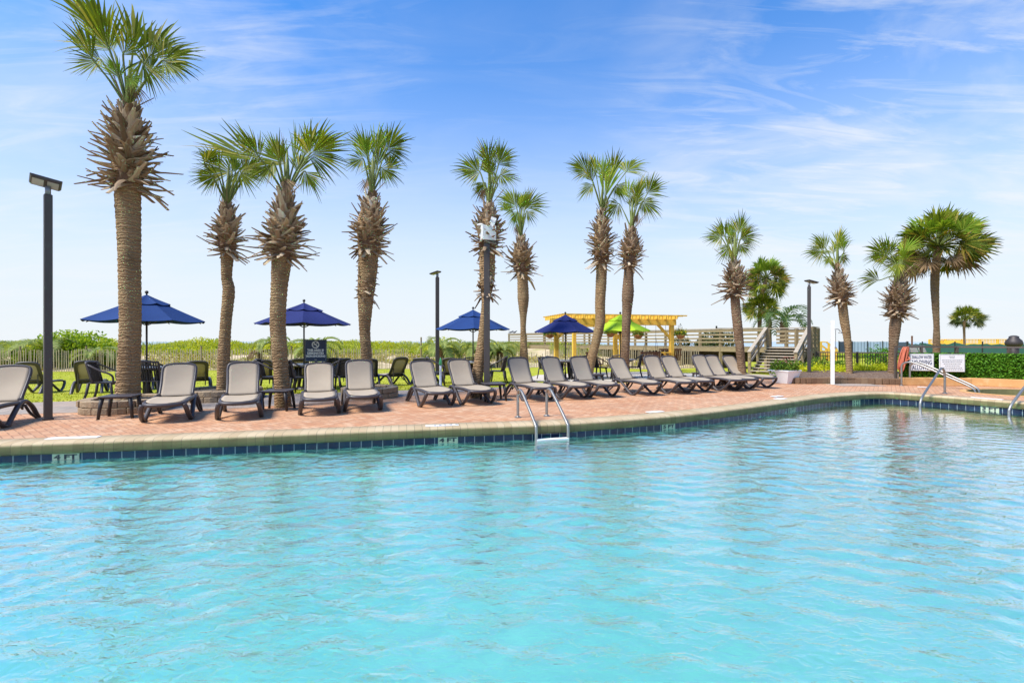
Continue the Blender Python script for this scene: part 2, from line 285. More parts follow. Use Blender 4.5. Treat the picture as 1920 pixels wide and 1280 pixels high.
# ------------------------------------------------------------------ mesh building
class MB:
    def __init__(s): s.v = []; s.f = []; s.uv = []
    def add(s, vs, fs):
        b = len(s.v); s.v += [tuple(x) for x in vs]; s.f += [tuple(i+b for i in f) for f in fs]; return s
    def box(s, c, size, rz=0.0, mat=None, taper=1.0):
        hx, hy, hz = size[0]/2, size[1]/2, size[2]/2
        m = Matrix.Rotation(rz, 3, 'Z') if mat is None else mat
        vs = [Vector(c)+m@Vector((x*hx*(taper if z < 0 else 1), y*hy*(taper if z < 0 else 1), z*hz)) for z in (-1, 1) for y in (-1, 1) for x in (-1, 1)]
        return s.add(vs, [(0, 2, 3, 1), (4, 5, 7, 6), (0, 1, 5, 4), (2, 6, 7, 3), (0, 4, 6, 2), (1, 3, 7, 5)])
    def beam(s, a, b, w, h, up=(0, 0, 1)):       # box from a to b, w sideways, h along up
        a, b = Vector(a), Vector(b); d = b-a; L = d.length; d.normalize()
        sd = d.cross(Vector(up)); sd = sd.normalized() if sd.length > 1e-4 else Vector((1, 0, 0))
        uu = sd.cross(d).normalized()
        return s.box((a+b)/2, (w, L, h), mat=Matrix((sd, d, uu)).transposed())
    def tube(s, pts, r, n=8, flat=1.0, cap=True, up=None):
        pts = [Vector(p) for p in pts]; k = len(pts)
        rs = r if isinstance(r, (list, tuple)) else [r]*k
        b = len(s.v); ref = Vector(up) if up else None
        prev = None
        for i, p in enumerate(pts):
            tg = (pts[min(i+1, k-1)]-pts[max(i-1, 0)])
            tg = tg.normalized() if tg.length > 1e-9 else Vector((0, 0, 1))
            if ref is not None: sd = tg.cross(ref)
            elif prev is None: sd = tg.cross(Vector((0, 0, 1)) if abs(tg.z) < 0.9 else Vector((1, 0, 0)))
            else: sd = prev-tg*prev.dot(tg)
            if sd.length < 1e-6: sd = tg.orthogonal()
            sd.normalize(); prev = sd; nn = tg.cross(sd)
            for q in range(n):
                a = 2*PI*(q+0.5)/n
                s.v.append(tuple(p+sd*math.cos(a)*rs[i]+nn*math.sin(a)*rs[i]*flat))
        for i in range(k-1):
            for q in range(n):
                s.f.append((b+i*n+q, b+i*n+(q+1) % n, b+(i+1)*n+(q+1) % n, b+(i+1)*n+q))
        if cap:
            s.f.append(tuple(b+q for q in range(n-1, -1, -1))); s.f.append(tuple(b+(k-1)*n+q for q in range(n)))
        return s
    def lathe(s, prof, n=16, c=(0, 0, 0)):
        b = len(s.v); k = len(prof)
        for r, z in prof:
            for q in range(n):
                a = 2*PI*q/n; s.v.append((c[0]+r*math.cos(a), c[1]+r*math.sin(a), c[2]+z))
        for i in range(k-1):
            for q in range(n):
                s.f.append((b+i*n+q, b+i*n+(q+1) % n, b+(i+1)*n+(q+1) % n, b+(i+1)*n+q))
        s.f.append(tuple(b+q for q in range(n-1, -1, -1))); s.f.append(tuple(b+(k-1)*n+q for q in range(n)))
        return s
    def grid(s, fn, nu, nv, thick=None):
        b = len(s.v)
        for i in range(nu+1):
            for j in range(nv+1): s.v.append(tuple(fn(i/nu, j/nv)))
        for i in range(nu):
            for j in range(nv):
                s.f.append((b+i*(nv+1)+j, b+(i+1)*(nv+1)+j, b+(i+1)*(nv+1)+j+1, b+i*(nv+1)+j+1))
        return s
    def leaf(s, c, L, w, rnd=R, up=0.3):         # one small leaf quad, any direction
        a = rnd.uniform(0, 2*PI); e = rnd.uniform(-0.9, 1.2)*1.0+up
        d = Vector((math.cos(a)*math.cos(e), math.sin(a)*math.cos(e), math.sin(e)))
        sd = d.cross(Vector((rnd.uniform(-1, 1), rnd.uniform(-1, 1), rnd.uniform(-1, 1))))
        sd = sd.normalized() if sd.length > 1e-3 else Vector((1, 0, 0))
        c = Vector(c)
        return s.add([c-d*L/2, c+sd*w/2, c+d*L/2, c-sd*w/2], [(0, 1, 2, 3)])
    def build(s, name, mat, parent=None, smooth_=False, bevel=0.0, solid=0.0, origin=None):
        me = bpy.data.meshes.new(name)
        vs = s.v if origin is None else [(x-origin[0], y-origin[1], z-origin[2]) for x, y, z in s.v]
        me.from_pydata(vs, [], s.f); me.update()
        if s.uv:
            ul = me.uv_layers.new(name='UVMap')
            for lp in me.loops: ul.data[lp.index].uv = s.uv[lp.vertex_index]
        me.materials.append(M[mat] if isinstance(mat, str) else mat)
        if smooth_: me.polygons.foreach_set('use_smooth', [True]*len(me.polygons))
        ob = bpy.data.objects.new(name, me); COL.objects.link(ob)
        if parent is not None: ob.parent = parent
        if solid:
            md = ob.modifiers.new('thickness', 'SOLIDIFY'); md.thickness = solid; md.offset = 0
        if bevel:
            md = ob.modifiers.new('edges', 'BEVEL'); md.width = bevel; md.segments = 2; md.limit_method = 'ANGLE'
        return ob
def catmull(pts, n=6):
    pts = [Vector(p) for p in pts]; P = [pts[0]*2-pts[1]]+pts+[pts[-1]*2-pts[-2]]; out = []
    for i in range(1, len(P)-2):
        for k in range(n):
            u = k/n; a, b, c, d = P[i-1], P[i], P[i+1], P[i+2]
            out.append(0.5*((2*b)+(c-a)*u+(2*a-5*b+4*c-d)*u*u+(3*b-3*c+d-a)*u**3))
    out.append(pts[-1]); return out
def tag(o, label, cat, group=None):
    o['label'] = label; o['category'] = cat
    if group: o['group'] = group
    return o
def thing(name, loc, rz=0.0, label='', cat='', group=None):
    e = bpy.data.objects.new(name, None); COL.objects.link(e); e.empty_display_size = 0.2
    e.location = loc; e.rotation_euler = (0, 0, rz); return tag(e, label, cat, group)
def kind(o, k): o['kind'] = k; return o
def dup(src, loc, rz=0.0, label=None, scale=1.0):
    r = src.copy(); COL.objects.link(r); r.location = loc; r.rotation_euler = (0, 0, rz); r.scale = (scale,)*3
    if label: r['label'] = label
    for ch in list(src.children):
        c = ch.copy(); COL.objects.link(c); c.parent = r
        for g in list(ch.children):
            d = g.copy(); COL.objects.link(d); d.parent = c
    return r
def text_mesh(mb, body, size, mapf, bold=0.0, align='CENTER', fit=None):
    cu = bpy.data.curves.new('lettering', 'FONT'); cu.body = body; cu.size = size; cu.align_x = align; cu.offset = bold; cu.resolution_u = 3
    ob = bpy.data.objects.new('lettering', cu); COL.objects.link(ob)
    bpy.context.view_layer.update()
    me = ob.to_mesh()
    xs = [v.co.x for v in me.vertices]; kx = fit/(max(xs)-min(xs)) if fit else 1.0
    mb.add([mapf(v.co.x*kx, v.co.y) for v in me.vertices], [tuple(p.vertices) for p in me.polygons])
    ob.to_mesh_clear(); bpy.data.objects.remove(ob); bpy.data.curves.remove(cu)

def poly_in(p, poly):
    x, y = p[0], p[1]; r = False; n = len(poly)
    for i in range(n):
        x1, y1 = poly[i][0], poly[i][1]; x2, y2 = poly[(i+1) % n][0], poly[(i+1) % n][1]
        if (y1 > y) != (y2 > y) and x < (x2-x1)*(y-y1)/(y2-y1)+x1: r = not r
    return r
def sheet(name, outer, holes=(), extra=(), zf=lambda x, y: 0.0, mat='lawn', keep=None):
    vs = []; es = []
    for lp in [outer]+list(holes):
        b = len(vs); vs += [Vector((p[0], p[1])) for p in lp]; es += [(b+i, b+(i+1) % len(lp)) for i in range(len(lp))]
    vs += [Vector(p) for p in extra]
    v2, _e, f2 = delaunay_2d_cdt(vs, es, [], 0, 1e-4)[:3]
    mb = MB(); fs = []
    for f in f2:
        c = ((v2[f[0]].x+v2[f[1]].x+v2[f[2]].x)/3, (v2[f[0]].y+v2[f[1]].y+v2[f[2]].y)/3)
        if not poly_in(c, outer) or any(poly_in(c, h) for h in holes): continue
        if keep and not keep(*c): continue
        a = (v2[f[1]]-v2[f[0]]).cross(v2[f[2]]-v2[f[0]])
        fs.append(tuple(f) if a > 0 else tuple(reversed(f)))
    mb.add([(v.x, v.y, zf(v.x, v.y)) for v in v2], fs)
    return kind(mb.build(name, mat), 'structure')

# ------------------------------------------------------------------ the pool
ctrl = [(-22, 3.4), (-14, 4.85), (-6.7, 6.3), (-3.6, 6.95), (-1, 7.55), (0.88, 7.95), (2.85, 8.75), (4.6, 9.75), (6.27, 10.85), (7.6, 11.75), (8.6, 12.25), (9.4, 12.55),
        (9.95, 12.5), (10.5, 11.85), (10.95, 11.1), (11.35, 10.45), (12.2, 9.0), (13.2, 7.0), (14.0, 4.0), (14.0, 1.0)]
edge = [(p.x, p.y) for p in catmull([(x, y, 0) for x, y in ctrl], 6)]
pool = edge+[(-22, 1.0)]
def offset(line, d):                     # to the left of travel is away from the pool (+)
    out = []
    for i, p in enumerate(line):
        a, b = line[max(0, i-1)], line[min(len(line)-1, i+1)]
        tx, ty = b[0]-a[0], b[1]-a[1]; L = math.hypot(tx, ty) or 1
        out.append((p[0]-ty/L*d, p[1]+tx/L*d))
    return out
def sweep(name, prof, mat, smooth_=False, vs_=None):
    mb = MB(); arc = 0; n = len(prof)
    rows = [offset(edge, o) for o, z in prof]
    vl = [0.0]
    for i in range(1, n): vl.append(vl[-1]+math.hypot(prof[i][0]-prof[i-1][0], prof[i][1]-prof[i-1][1]))
    for i in range(len(edge)):
        if i: arc += math.hypot(edge[i][0]-edge[i-1][0], edge[i][1]-edge[i-1][1])
        for j, (o, z) in enumerate(prof): mb.v.append((*rows[j][i], z)); mb.uv.append((arc, vl[j]))
    for i in range(len(edge)-1):
        for j in range(n-1): mb.f.append((i*n+j, i*n+j+1, (i+1)*n+j+1, (i+1)*n+j))
    return kind(mb.build(name, mat, smooth_=smooth_), 'structure')
WZ = -0.232
sweep('pool_coping', [(0.0, -0.150), (-0.030, -0.147), (-0.036, -0.13), (-0.036, -0.042), (-0.030, -0.016), (-0.012, 0.002), (0.02, 0.011), (0.10, 0.013), (0.33, 0.013), (0.335, -0.03)], 'coping', True)
sweep('waterline_tiles', [(0.0, -0.146), (0.0, -0.32)], 'navytile')
basin = MB()
nP = len(pool)
for x, y in pool: basin.v.append((x, y, -0.28))
for x, y in pool: basin.v.append((x, y, -1.35))
for i in range(nP): basin.f.append((i, (i+1) % nP, nP+(i+1) % nP, nP+i))
kind(basin.build('pool_basin', 'plaster'), 'structure')
sheet('pool_floor', pool, zf=lambda x, y: -1.34+0.5*smooth(7, 11, x), extra=[(x*1.0, y*1.0) for x in range(-20, 14, 2) for y in range(2, 12, 2) if poly_in((x, y), pool)], mat='plaster')
import numpy as np
def water_surface():
    rs = np.random.RandomState(5)
    xs = np.arange(-22, 14.01, .045); ys = np.arange(1.0, 13.3, .032)
    Xg, Yg = np.meshgrid(xs, ys); h = np.zeros_like(Xg)
    for k in range(64):                                  # ripples spread from around the near side of the pool
        lam = .135*(.42/.135)**rs.rand(); cx, cy = .5+rs.normal()*7, -5+rs.normal()*3.5
        ang = rs.normal()*.45; r_ = np.hypot(Xg-cx, Yg-cy) if k % 3 else (Xg*math.sin(ang)+Yg*math.cos(ang))
        am = .0165*lam/(2*PI)*(1.2 if lam < .4 else .8)
        ph = rs.rand()*2*PI; m1, m2, m3 = rs.normal(size=3)*.5
        env = .5+.5*np.sin(Xg*m1+Yg*m2+m3*6)
        h += am*env*1.35*np.sin(2*PI*r_/lam+ph+1.2*np.sin(Xg*.7*m2+Yg*.6*m1+ph))
    calm = (Xg*.55+Yg*.45+1.2*np.sin(Xg*.33+1)*np.cos(Yg*.4))/14
    a_ = np.interp(calm, [.10, .42, .72], [1.5, .90, .15])     # wind ripples die out in the sheltered far corner
    h *= a_
    mb = MB(); ny, nx = Xg.shape
    me = bpy.data.meshes.new('pool_water'); me.vertices.add(nx*ny)
    me.vertices.foreach_set('co', np.stack([Xg, Yg, WZ+h], -1).astype(np.float32).ravel())
    idx = np.arange(nx*ny).reshape(ny, nx); q = np.stack([idx[:-1, :-1], idx[:-1, 1:], idx[1:, 1:], idx[1:, :-1]], -1).reshape(-1, 4)
    me.loops.add(q.size); me.loops.foreach_set('vertex_index', q.ravel().astype(np.int32))
    me.polygons.add(len(q)); me.polygons.foreach_set('loop_start', np.arange(0, q.size, 4, dtype=np.int32)); me.polygons.foreach_set('loop_total', np.full(len(q), 4, dtype=np.int32))
    me.update(calc_edges=True); me.polygons.foreach_set('use_smooth', [True]*len(me.polygons)); me.materials.append(M['water'])
    ob = bpy.data.objects.new('pool_water', me); COL.objects.link(ob); kind(ob, 'structure')
water_surface()

# ------------------------------------------------------------------ deck, paving, lawn, dune, sea
spa_c = (13.45, 12.55); spa = [(spa_c[0]+1.3*math.cos(a), spa_c[1]+0.95*math.sin(a)) for a in [2*PI*i/40 for i in range(40)]]
deck = [(-30, -8), (-30, 3.82), (-9.2, 11.1), (-3.3, 13.16), (2.5, 15.2), (6.2, 16.6), (8.4, 19.9), (10.7, 19.2), (8.95, 15.45), (12.1, 14.95), (13.95, 14.75), (14.0, 15.1), (15.2, 13.6), (22, 8), (22, -8)]
dk = sheet('brick_deck', deck, [offset(edge, 0.2)+[(-22, 0.9)], spa], mat='brick')
sheet('grey_paving', [(-30, 3.82), (-9.2, 11.1), (-3.3, 13.16), (0.5, 14.45), (-2.7, 11.75), (-5.4, 9.75), (-9.0, 8.95), (-30, 1.5)], zf=lambda x, y: 0.004, mat='paver')
sheet('patio_slab', [(0.2, 18.2), (2.6, 15.4), (6.2, 16.75), (8.4, 20.2), (6.4, 23.5), (1.2, 22.5)], zf=lambda x, y: ground(x, y)+0.03, extra=[(x*0.5, y*0.5) for x in range(0, 18) for y in range(30, 48)], mat='concrete')
big = [(-70, -20), (-70, 120), (110, 120), (110, -20)]
gp = [(-60+i*1.5+R.uniform(-.2, .2), j*1.5+R.uniform(-.2, .2)) for i in range(100) for j in range(2, 50)]
gp += [(-30+i*0.6, 20+j*0.6) for i in range(82) for j in range(42)]
gp = [p for p in gp if not poly_in(p, deck)]
zf = lambda x, y: ground(x, y) if y > 3 else -0.01
isdune = lambda x, y: y > fence_y(x)+0.15 and x < 13
sheet('lawn', big, [deck], gp, zf, 'lawn', keep=lambda x, y: not isdune(x, y))
sheet('dune', big, [deck], gp, zf, 'sand', keep=isdune)
kind(MB().add([(-3000, 60, -1.3), (3000, 60, -1.3), (3000, 6000, -1.3), (-3000, 6000, -1.3)], [(0, 1, 2, 3)]).build('sea', 'sea'), 'structure')
# spa recess
sp_ = MB(); nS = len(spa)
for z in (0.012, -0.35):
    for x, y in spa: sp_.v.append((x, y, z))
for i in range(nS): sp_.f.append((i, nS+i, nS+(i+1) % nS, (i+1) % nS))
sp_.f.append(tuple(nS+i for i in range(nS)))
kind(sp_.build('spa_basin', 'spa'), 'structure')
rim = MB()
for sc_, z in ((1.0, 0.014), (1.12, 0.014), (1.12, -0.02)):
    for x, y in spa: rim.v.append((spa_c[0]+(x-spa_c[0])*sc_, spa_c[1]+(y-spa_c[1])*sc_, z))
for k in (0, 1):
    for i in range(nS): rim.f.append((k*nS+i, k*nS+(i+1) % nS, (k+1)*nS+(i+1) % nS, (k+1)*nS+i))
kind(rim.build('spa_rim', 'stucco'), 'structure')
# planting bed
sheet('planting_bed', [(9.0, 15.55), (12.1, 15.05), (12.2, 15.3), (14.2, 15.3), (14.6, 19.8), (15.2, 21.0), (11.4, 20.4), (10.6, 19.2)], zf=lambda x, y: 0.16+0.10*smooth(15.4, 17.5, y), extra=[(x*0.5, y*0.5) for x in range(18, 31) for y in range(31, 42)], mat='mulch')

# grass, dune growth
g = MB()
for _ in range(26000):
    X = R.uniform(-24, 8); lo = 11.1+0.35*(X+9.2); hi = fence_y(X)
    Y = lo+(hi-lo)*R.random()**1.6
    if poly_in((X, Y), deck) or (X > 0 and Y > 15): continue
    z = ground(X, Y); a = R.uniform(0, 2*PI); h = R.uniform(.02, .055); w = .012
    g.add([(X-w*math.cos(a), Y-w*math.sin(a), z), (X+w*math.cos(a), Y+w*math.sin(a), z), (X+R.uniform(-.02, .02), Y+R.uniform(-.02, .02), z+h)], [(0, 1, 2)])
kind(g.build('lawn_grass_blades', 'blade'), 'stuff')
g = MB(); g2 = MB(); g3 = MB()
from mathutils import noise as mn
for _ in range(52000):
    X = R.uniform(-40, 8); f = R.uniform(0.6, 14)**1.0; Y = fence_y(X)+f
    n = mn.noise((X*0.22, Y*0.3, 3.1)); m = mn.noise((X*0.5, Y*0.5, 9.7))
    z = ground(X, Y)
    tall = smooth(-7, -1, X+n*3)                      # sea oats take over to the right
    if f < 4.5 and m < -0.02: continue
    if 1 < X < 3 and f < 8 and m < 0.15: continue
    if R.random() < tall*0.8+0.12 and f > 4.0:
        for _k in range(2):
            a = R.uniform(0, 2*PI); h = R.uniform(.25, .62); w = .010; lx, ly = R.uniform(-.14, .14), R.uniform(-.14, .14); x0 = X+R.uniform(-.1, .1)
            g2.add([(x0-w*math.cos(a), Y-w*math.sin(a), z-.05), (x0+w*math.cos(a), Y+w*math.sin(a), z-.05), (x0+lx*.4+w*.6, Y+ly*.4, z+h*.6), (x0+lx, Y+ly, z+h)], [(0, 1, 2), (0, 2, 3)])
    else:
        hb = (0.08+0.62*max(0, n+0.28)+.45*max(0, m-.05))*(0.55 if f < 4.5 else 1.25)
        for _k in range(3 if f > 4.5 else 2):
            (g3 if f < 4.5 and R.random() < .72 else g).leaf((X+R.uniform(-.12, .12), Y+R.uniform(-.12, .12), z+R.uniform(0, hb)), R.uniform(.10, .20), R.uniform(.05, .10))
kind(g.build('dune_ground_cover', 'dune_leaf'), 'stuff')
kind(g2.build('dune_grass', 'oats'), 'stuff')
kind(g3.build('dune_scrub', 'scrub'), 'stuff')

# ------------------------------------------------------------------ palms
def make_trunk(name, axis, radii, base, mat, parent, ridge=0.035, rows_m=0.035):
    pts = catmull(axis, 10); rr = catmull([(r, 0, 0) for r in radii], 10)
    L = sum((pts[i+1]-pts[i]).length for i in range(len(pts)-1)); n = max(12, min(260, int(L/rows_m)))
    P2 = []; R2 = []; acc = [0]
    for i in range(len(pts)-1): acc.append(acc[-1]+(pts[i+1]-pts[i]).length)
    k = 0
    for q in range(n+1):
        s_ = L*q/n
        while k < len(acc)-2 and acc[k+1] < s_: k += 1
        u = (s_-acc[k])/max(1e-6, acc[k+1]-acc[k])
        P2.append(pts[k].lerp(pts[k+1], u)); R2.append(rr[k].x*(1-u)+rr[k+1].x*u)
    R2 = [r*(1+ridge*((q % 3)-1)*R.uniform(.4, 1.0)+R.uniform(-.012, .012)) for q, r in enumerate(R2)]
    mb = MB().tube(P2, R2, 22)
    for i, v in enumerate(mb.v):                    # uneven bark edge
        q = min(len(P2)-1, i//22); d = Vector(v)-P2[q]; j = 1+R.uniform(-ridge, ridge)*0.7+0.05*mn.noise((v[0]*2.5, v[1]*2.5, v[2]*1.2)); p = P2[q]+d*j; mb.v[i] = tuple(p)
    return mb.build(name, mat, parent, True, origin=base)

def add_frond(mb, pet, hubbase, hub, d, rad, spread, roll=0.0, nseg=34, droop=0.25, split=0.52, fold=0.3, pw=0.018, petm=True):
    """costapalmate fan leaf: petiole from hubbase to hub, pleated blade that splits into drooping fingers"""
    d = Vector(d).normalized()
    cam = Vector((-hub[0], -hub[1], 0)).normalized()           # blades face about sideways, rolled at random
    s = d.cross(cam)
    s = s.normalized() if s.length > 1e-3 else d.orthogonal().normalized()
    s = Matrix.Rotation(roll, 3, d)@s; n = s.cross(d)
    hub = Vector(hub); hb = Vector(hubbase)
    mid = hb.lerp(hub, 0.5)+Vector((0, 0, 0.06*(hub-hb).length))
    pet.tube(catmull([hb, mid, hub, hub+d*rad*0.18], 4), [pw*1.3]*5+[pw]*5+[pw*.8*(1-q/3.2) for q in range(3)], 5)
    dphi = 2*spread/nseg; curl = R.uniform(-.30, .30)
    for k in range(nseg):
        phi = -spread+(k+0.5)*dphi+R.uniform(-.25, .25)*dphi
        if R.random() < .05: continue                       # torn away
        tt = abs(phi)/max(spread, 1e-3)
        L = rad*(0.80+0.20*math.cos(phi))*R.uniform(.80, 1.06)*(1-0.12*tt)
        org = hub+d*rad*0.16*(1-tt)
        dr = d*math.cos(phi)+s*math.sin(phi)+n*fold*abs(math.sin(phi))*0.8+n*R.uniform(-.05, .05)
        dr.normalize()
        sd = (s*math.cos(phi)-d*math.sin(phi)).normalized()
        vs = []; tip = R.uniform(.9, 1.15)
        dd = droop*R.uniform(.3, 2.2)
        for fr, wf in ((0.03, 1.0), (split*0.55, 1.0), (split, 1.0), (0.68, 0.72), (0.85, 0.42), (1.0, 0.05)):
            w = 0.5*dphi*L*min(fr, split)*1.22*wf if fr <= split else 0.5*dphi*L*split*wf*1.0
            w = max(w, 0.0018)
            p = org+dr*L*fr+Vector((0, 0, -1))*dd*L*max(0, fr-0.35)**2+n*curl*L*fr*fr
            vs.append((p, w))
        b = len(mb.v); pl = 0.25*(1 if k % 2 else -1)
        for p, w in vs: mb.v.append(tuple(p-sd*w-n*w*pl)); mb.v.append(tuple(p+sd*w+n*w*pl))
        for q in range(5): mb.f.append((b+2*q, b+2*q+1, b+2*q+3, b+2*q+2))

def boots(mb, axis_pt, zlo, zhi, rlo, rmid, rhi, n, length, elo=-24, ehi=72, w0=0.125, wid=1.0):
    for k in range(n):
        u = (k+0.5)/n; z = zlo+(zhi-zlo)*u; c = axis_pt(z)
        r = (rlo+(rmid-rlo)*smooth(0, .45, u)) if u < .45 else rmid+(rhi-rmid)*((u-.45)/.55)
        a = k*2.39996+R.uniform(-.35, .35); el = math.radians(elo+(ehi-elo)*u**0.75+R.uniform(-16, 16))
        out = Vector((math.cos(a), math.sin(a), 0)); tw = R.uniform(-.75, .75)
        out2 = Vector((math.cos(a+tw), math.sin(a+tw), 0))
        d = (out2*math.cos(el)+Vector((0, 0, math.sin(el)))).normalized()
        L = length*(R.uniform(.40, .72) if R.random() < .88 else R.uniform(.75, 1.1))*(1-0.42*u); w = w0*R.uniform(.75, 1.2)*wid
        sd = Vector((-math.sin(a), math.cos(a), 0)); nn = sd.cross(d).normalized()
        p0 = Vector((c.x, c.y, z))+out*r*0.72-Vector((0, 0, 0.05))
        sec = []
        bend = R.uniform(-.42, .30); lat = R.uniform(-.25, .25)
        for fr, wf, th in ((0, 1.5, .030), (.22, 1.0, .032), (.6, .66, .024), (1.0, .46+R.uniform(-.2, .15), .014)):
            p = p0+d*L*fr+Vector((0, 0, bend*L*fr*fr))+sd*lat*L*fr*fr; hw = w*wf/2
            sec.append([p-sd*hw-nn*th*.2, p-sd*hw*.5+nn*th*.5, p+sd*hw*.5+nn*th*.5, p+sd*hw-nn*th*.2, p-nn*th*.7])
        b = len(mb.v)
        for q in sec: mb.v += [tuple(x) for x in q]
        for q in range(3):
            for i in range(5): mb.f.append((b+q*5+i, b+q*5+(i+1) % 5, b+(q+1)*5+(i+1) % 5, b+(q+1)*5+i))
        mb.f.append(tuple(b+15+i for i in range(5)))

def cut_palm(label, Y, axis, boot, fronds, basepy=None, tmat='trunk', nboots=110, blen=0.55, extra_boots=None, chips=None):
    """hurricane-cut cabbage palm. axis: (px, py, width px) from the foot up to the boots; boot: (lo px,py, top px,py, core width px); fronds: (dx, dy, angle, R, spread, material, depth)"""
    sc_ = Y/F; sec = math.hypot(1, (boot[2]-960)/F)      # wide lens stretches round things off axis
    axis = [(x, y, w/sec/1.04) for x, y, w in axis]; blen /= sec
    ax = [at(x, y, Y) for x, y, w in axis]; base = ax[0].copy()
    base.z -= 0.03
    if basepy: base = at(axis[0][0], basepy, Y)
    ax[0] = base.copy()
    root = thing('palm_tree', base, 0, label, 'palm tree', 'cut-back cabbage palms')
    bl, bt_ = at(boot[0], boot[1], Y), at(boot[2], boot[3], Y)
    rads = [w/2*sc_ for x, y, w in axis]
    core = boot[4]/2*sc_/sec
    make_trunk('trunk', ax+[bl, bl.lerp(bt_, .5), bt_], rads+[rads[-1]*1.05, core*.62, core*.2], base, tmat, root)
    axp = lambda z: bl.lerp(bt_, min(1, max(0, (z-bl.z)/(bt_.z-bl.z))))
    f = MB(); f.tube([bl.lerp(bt_, q/8) for q in range(9)], [rads[-1]*1.05, core*.60, core*.58, core*.53, core*.47, core*.39, core*.31, core*.23, core*.13], 14)
    f.v = [tuple(Vector(v)+Vector((R.uniform(-1, 1), R.uniform(-1, 1), R.uniform(-1, 1)))*.018) for v in f.v]
    f.build('boot_fibre', 'fibre', root, origin=base)
    b = MB(); boots(b, axp, bl.z, bt_.z-.02, rads[-1]*.95, core*.84, core*.24, int(nboots*1.6), blen*1.2)
    for (z0, z1, n, l) in (extra_boots or []):
        p0, p1 = at(0, z0, Y).z, at(0, z1, Y).z
        allax = ax+[bl]
        def axq(z):
            for i in range(len(allax)-1):
                if allax[i].z <= z <= allax[i+1].z: return allax[i].lerp(allax[i+1], (z-allax[i].z)/(allax[i+1].z-allax[i].z))
            return allax[-1]
        boots(b, axq, p0, p1, rads[-1]*1.15, rads[-1]*1.15, rads[-1]*1.15, n, l, -40, 35, 0.09)
    b.build('leaf_bases', 'boot', root, origin=base)
    top = bt_
    sp = MB()                                           # spear of young leaves and stray dry stalks
    sp.tube([top-Vector((0, 0, .1)), top+Vector((0.0, 0, .25)), top+Vector((0.02, 0.02, .55)), top+Vector((.03, 0, .95))], [.075, .062, .045, .012], 8)
    sp.build('spear', 'petiole', root, True, origin=base)
    st = MB()
    for k in range(3):
        a = R.uniform(0, 2*PI); L = R.uniform(.35, .75)
        e = top+Vector((math.cos(a)*L*.8, math.sin(a)*L*.8, L*.7))
        st.tube(catmull([top-Vector((0, 0, .08)), top.lerp(e, .5)+Vector((0, 0, -.03)), e], 3), .010, 4)
    st.build('dry_stalk', 'petiole_dry', root, origin=base)
    mr = sum(f_[3] for f_ in fronds)/len(fronds); my = sum(f_[1] for f_ in fronds)/len(fronds)
    fronds = list(fronds)+[(R.uniform(-.45, .45)*mr, my*R.uniform(.75, 1.05), R.choice((R.uniform(25, 75), R.uniform(105, 155), R.uniform(75, 105))), mr*R.uniform(.75, 1.0), R.uniform(30, 60), R.choice(('frond', 'frond', 'frond_light')), R.choice((-1, 1))*R.uniform(.5, .95)) for _ in range(3)]
    fronds.append((R.uniform(-.3, .3)*mr, my*.5, R.choice((-70, 250)), mr*.55, 40, 'frond_dead', R.uniform(-.4, .4)))
    for (dx, dy, an, rr, spd, mt, dep) in fronds:
        fm = MB(); pm = MB(); a = math.radians(an)
        hub = top+Vector((dx*sc_, dep*0.5, dy*sc_))
        d = Vector((math.cos(a), dep*0.55, math.sin(a)))
        add_frond(fm, pm, top+Vector((0, 0, -.03)), hub, d, rr*sc_, math.radians(spd), R.uniform(-.5, .5), nseg=max(10, int(spd*.40)), droop=0.26)
        ob = fm.build('frond', mt, root, origin=base)
        pm.build('petiole', 'petiole', ob, True, origin=base)
    return root

FR, FL, FO, FD = 'frond', 'frond_light', 'frond_old', 'frond_dead'
cut_palm('tallest palm with the thickest trunk, rising from a stone ring behind the tall lamp post', 9.5,
    [(240, 752, 60), (241, 735, 53), (243, 670, 47), (244, 600, 46), (243, 500, 46), (241, 420, 50), (240, 360, 55)], (240, 350, 240, 203, 100),
    [(-36, 113, 150, 105, 62, FR, .25), (-30, 120, 118, 110, 40, FR, -.3), (4, 98, 84, 118, 34, FR, .1), (-43, 85, 203, 52, 95, FR, -.2), (52, 97, 28, 72, 85, FR, .3), (36, 82, -62, 78, 45, FR, -.3), (60, 92, -28, 62, 50, FR, .1),
     (-14, 92, 108, 88, 45, FR, -.5), (20, 100, 62, 108, 40, FR, .4), (-8, 50, 110, 45, 60, FL, -.2), (14, 48, -20, 42, 70, FL, -.4)], nboots=165, blen=0.86)
cut_palm('slender palm with one large fan leaning seaward, in a stone ring behind two loungers', 11.3,
    [(416, 742, 28), (418, 725, 26), (420, 660, 25), (424, 600, 23), (429, 545, 25), (425, 520, 22), (426, 480, 26)], (426, 474, 426, 384, 60),
    [(56, 85, 160, 122, 40, FR, .1), (-10, 50, 190, 44, 85, FR, -.3), (0, 66, 172, 74, 44, FR, .4), (26, 60, -48, 48, 90, FR, -.2), (8, 60, 95, 62, 40, FL, .3), (20, 72, 40, 48, 70, FR, .5), (-4, 62, 130, 50, 50, FR, -.4)], nboots=95, blen=0.5)
cut_palm('stout palm with dark bark, standing on the paving beside a low side table', 9.96,
    [(531, 764, 36), (530, 748, 33), (527, 700, 30), (523, 640, 31), (521, 600, 32), (523, 545, 33), (527, 500, 39)], (528, 482, 536, 368, 80),
    [(40, 77, 42, 84, 105, FR, .1), (-8, 66, 148, 66, 62, FR, .35), (0, 44, 92, 76, 7, 'frond_old', -.1), (12, 60, 82, 94, 13, FL, .1), (25, 75, 72, 86, 24, FR, .3), (-16, 58, 232, 48, 60, FR, -.3), (30, 50, -55, 50, 60, FR, .2), (-5, 60, 110, 60, 30, FL, -.4)], nboots=150, blen=0.58)
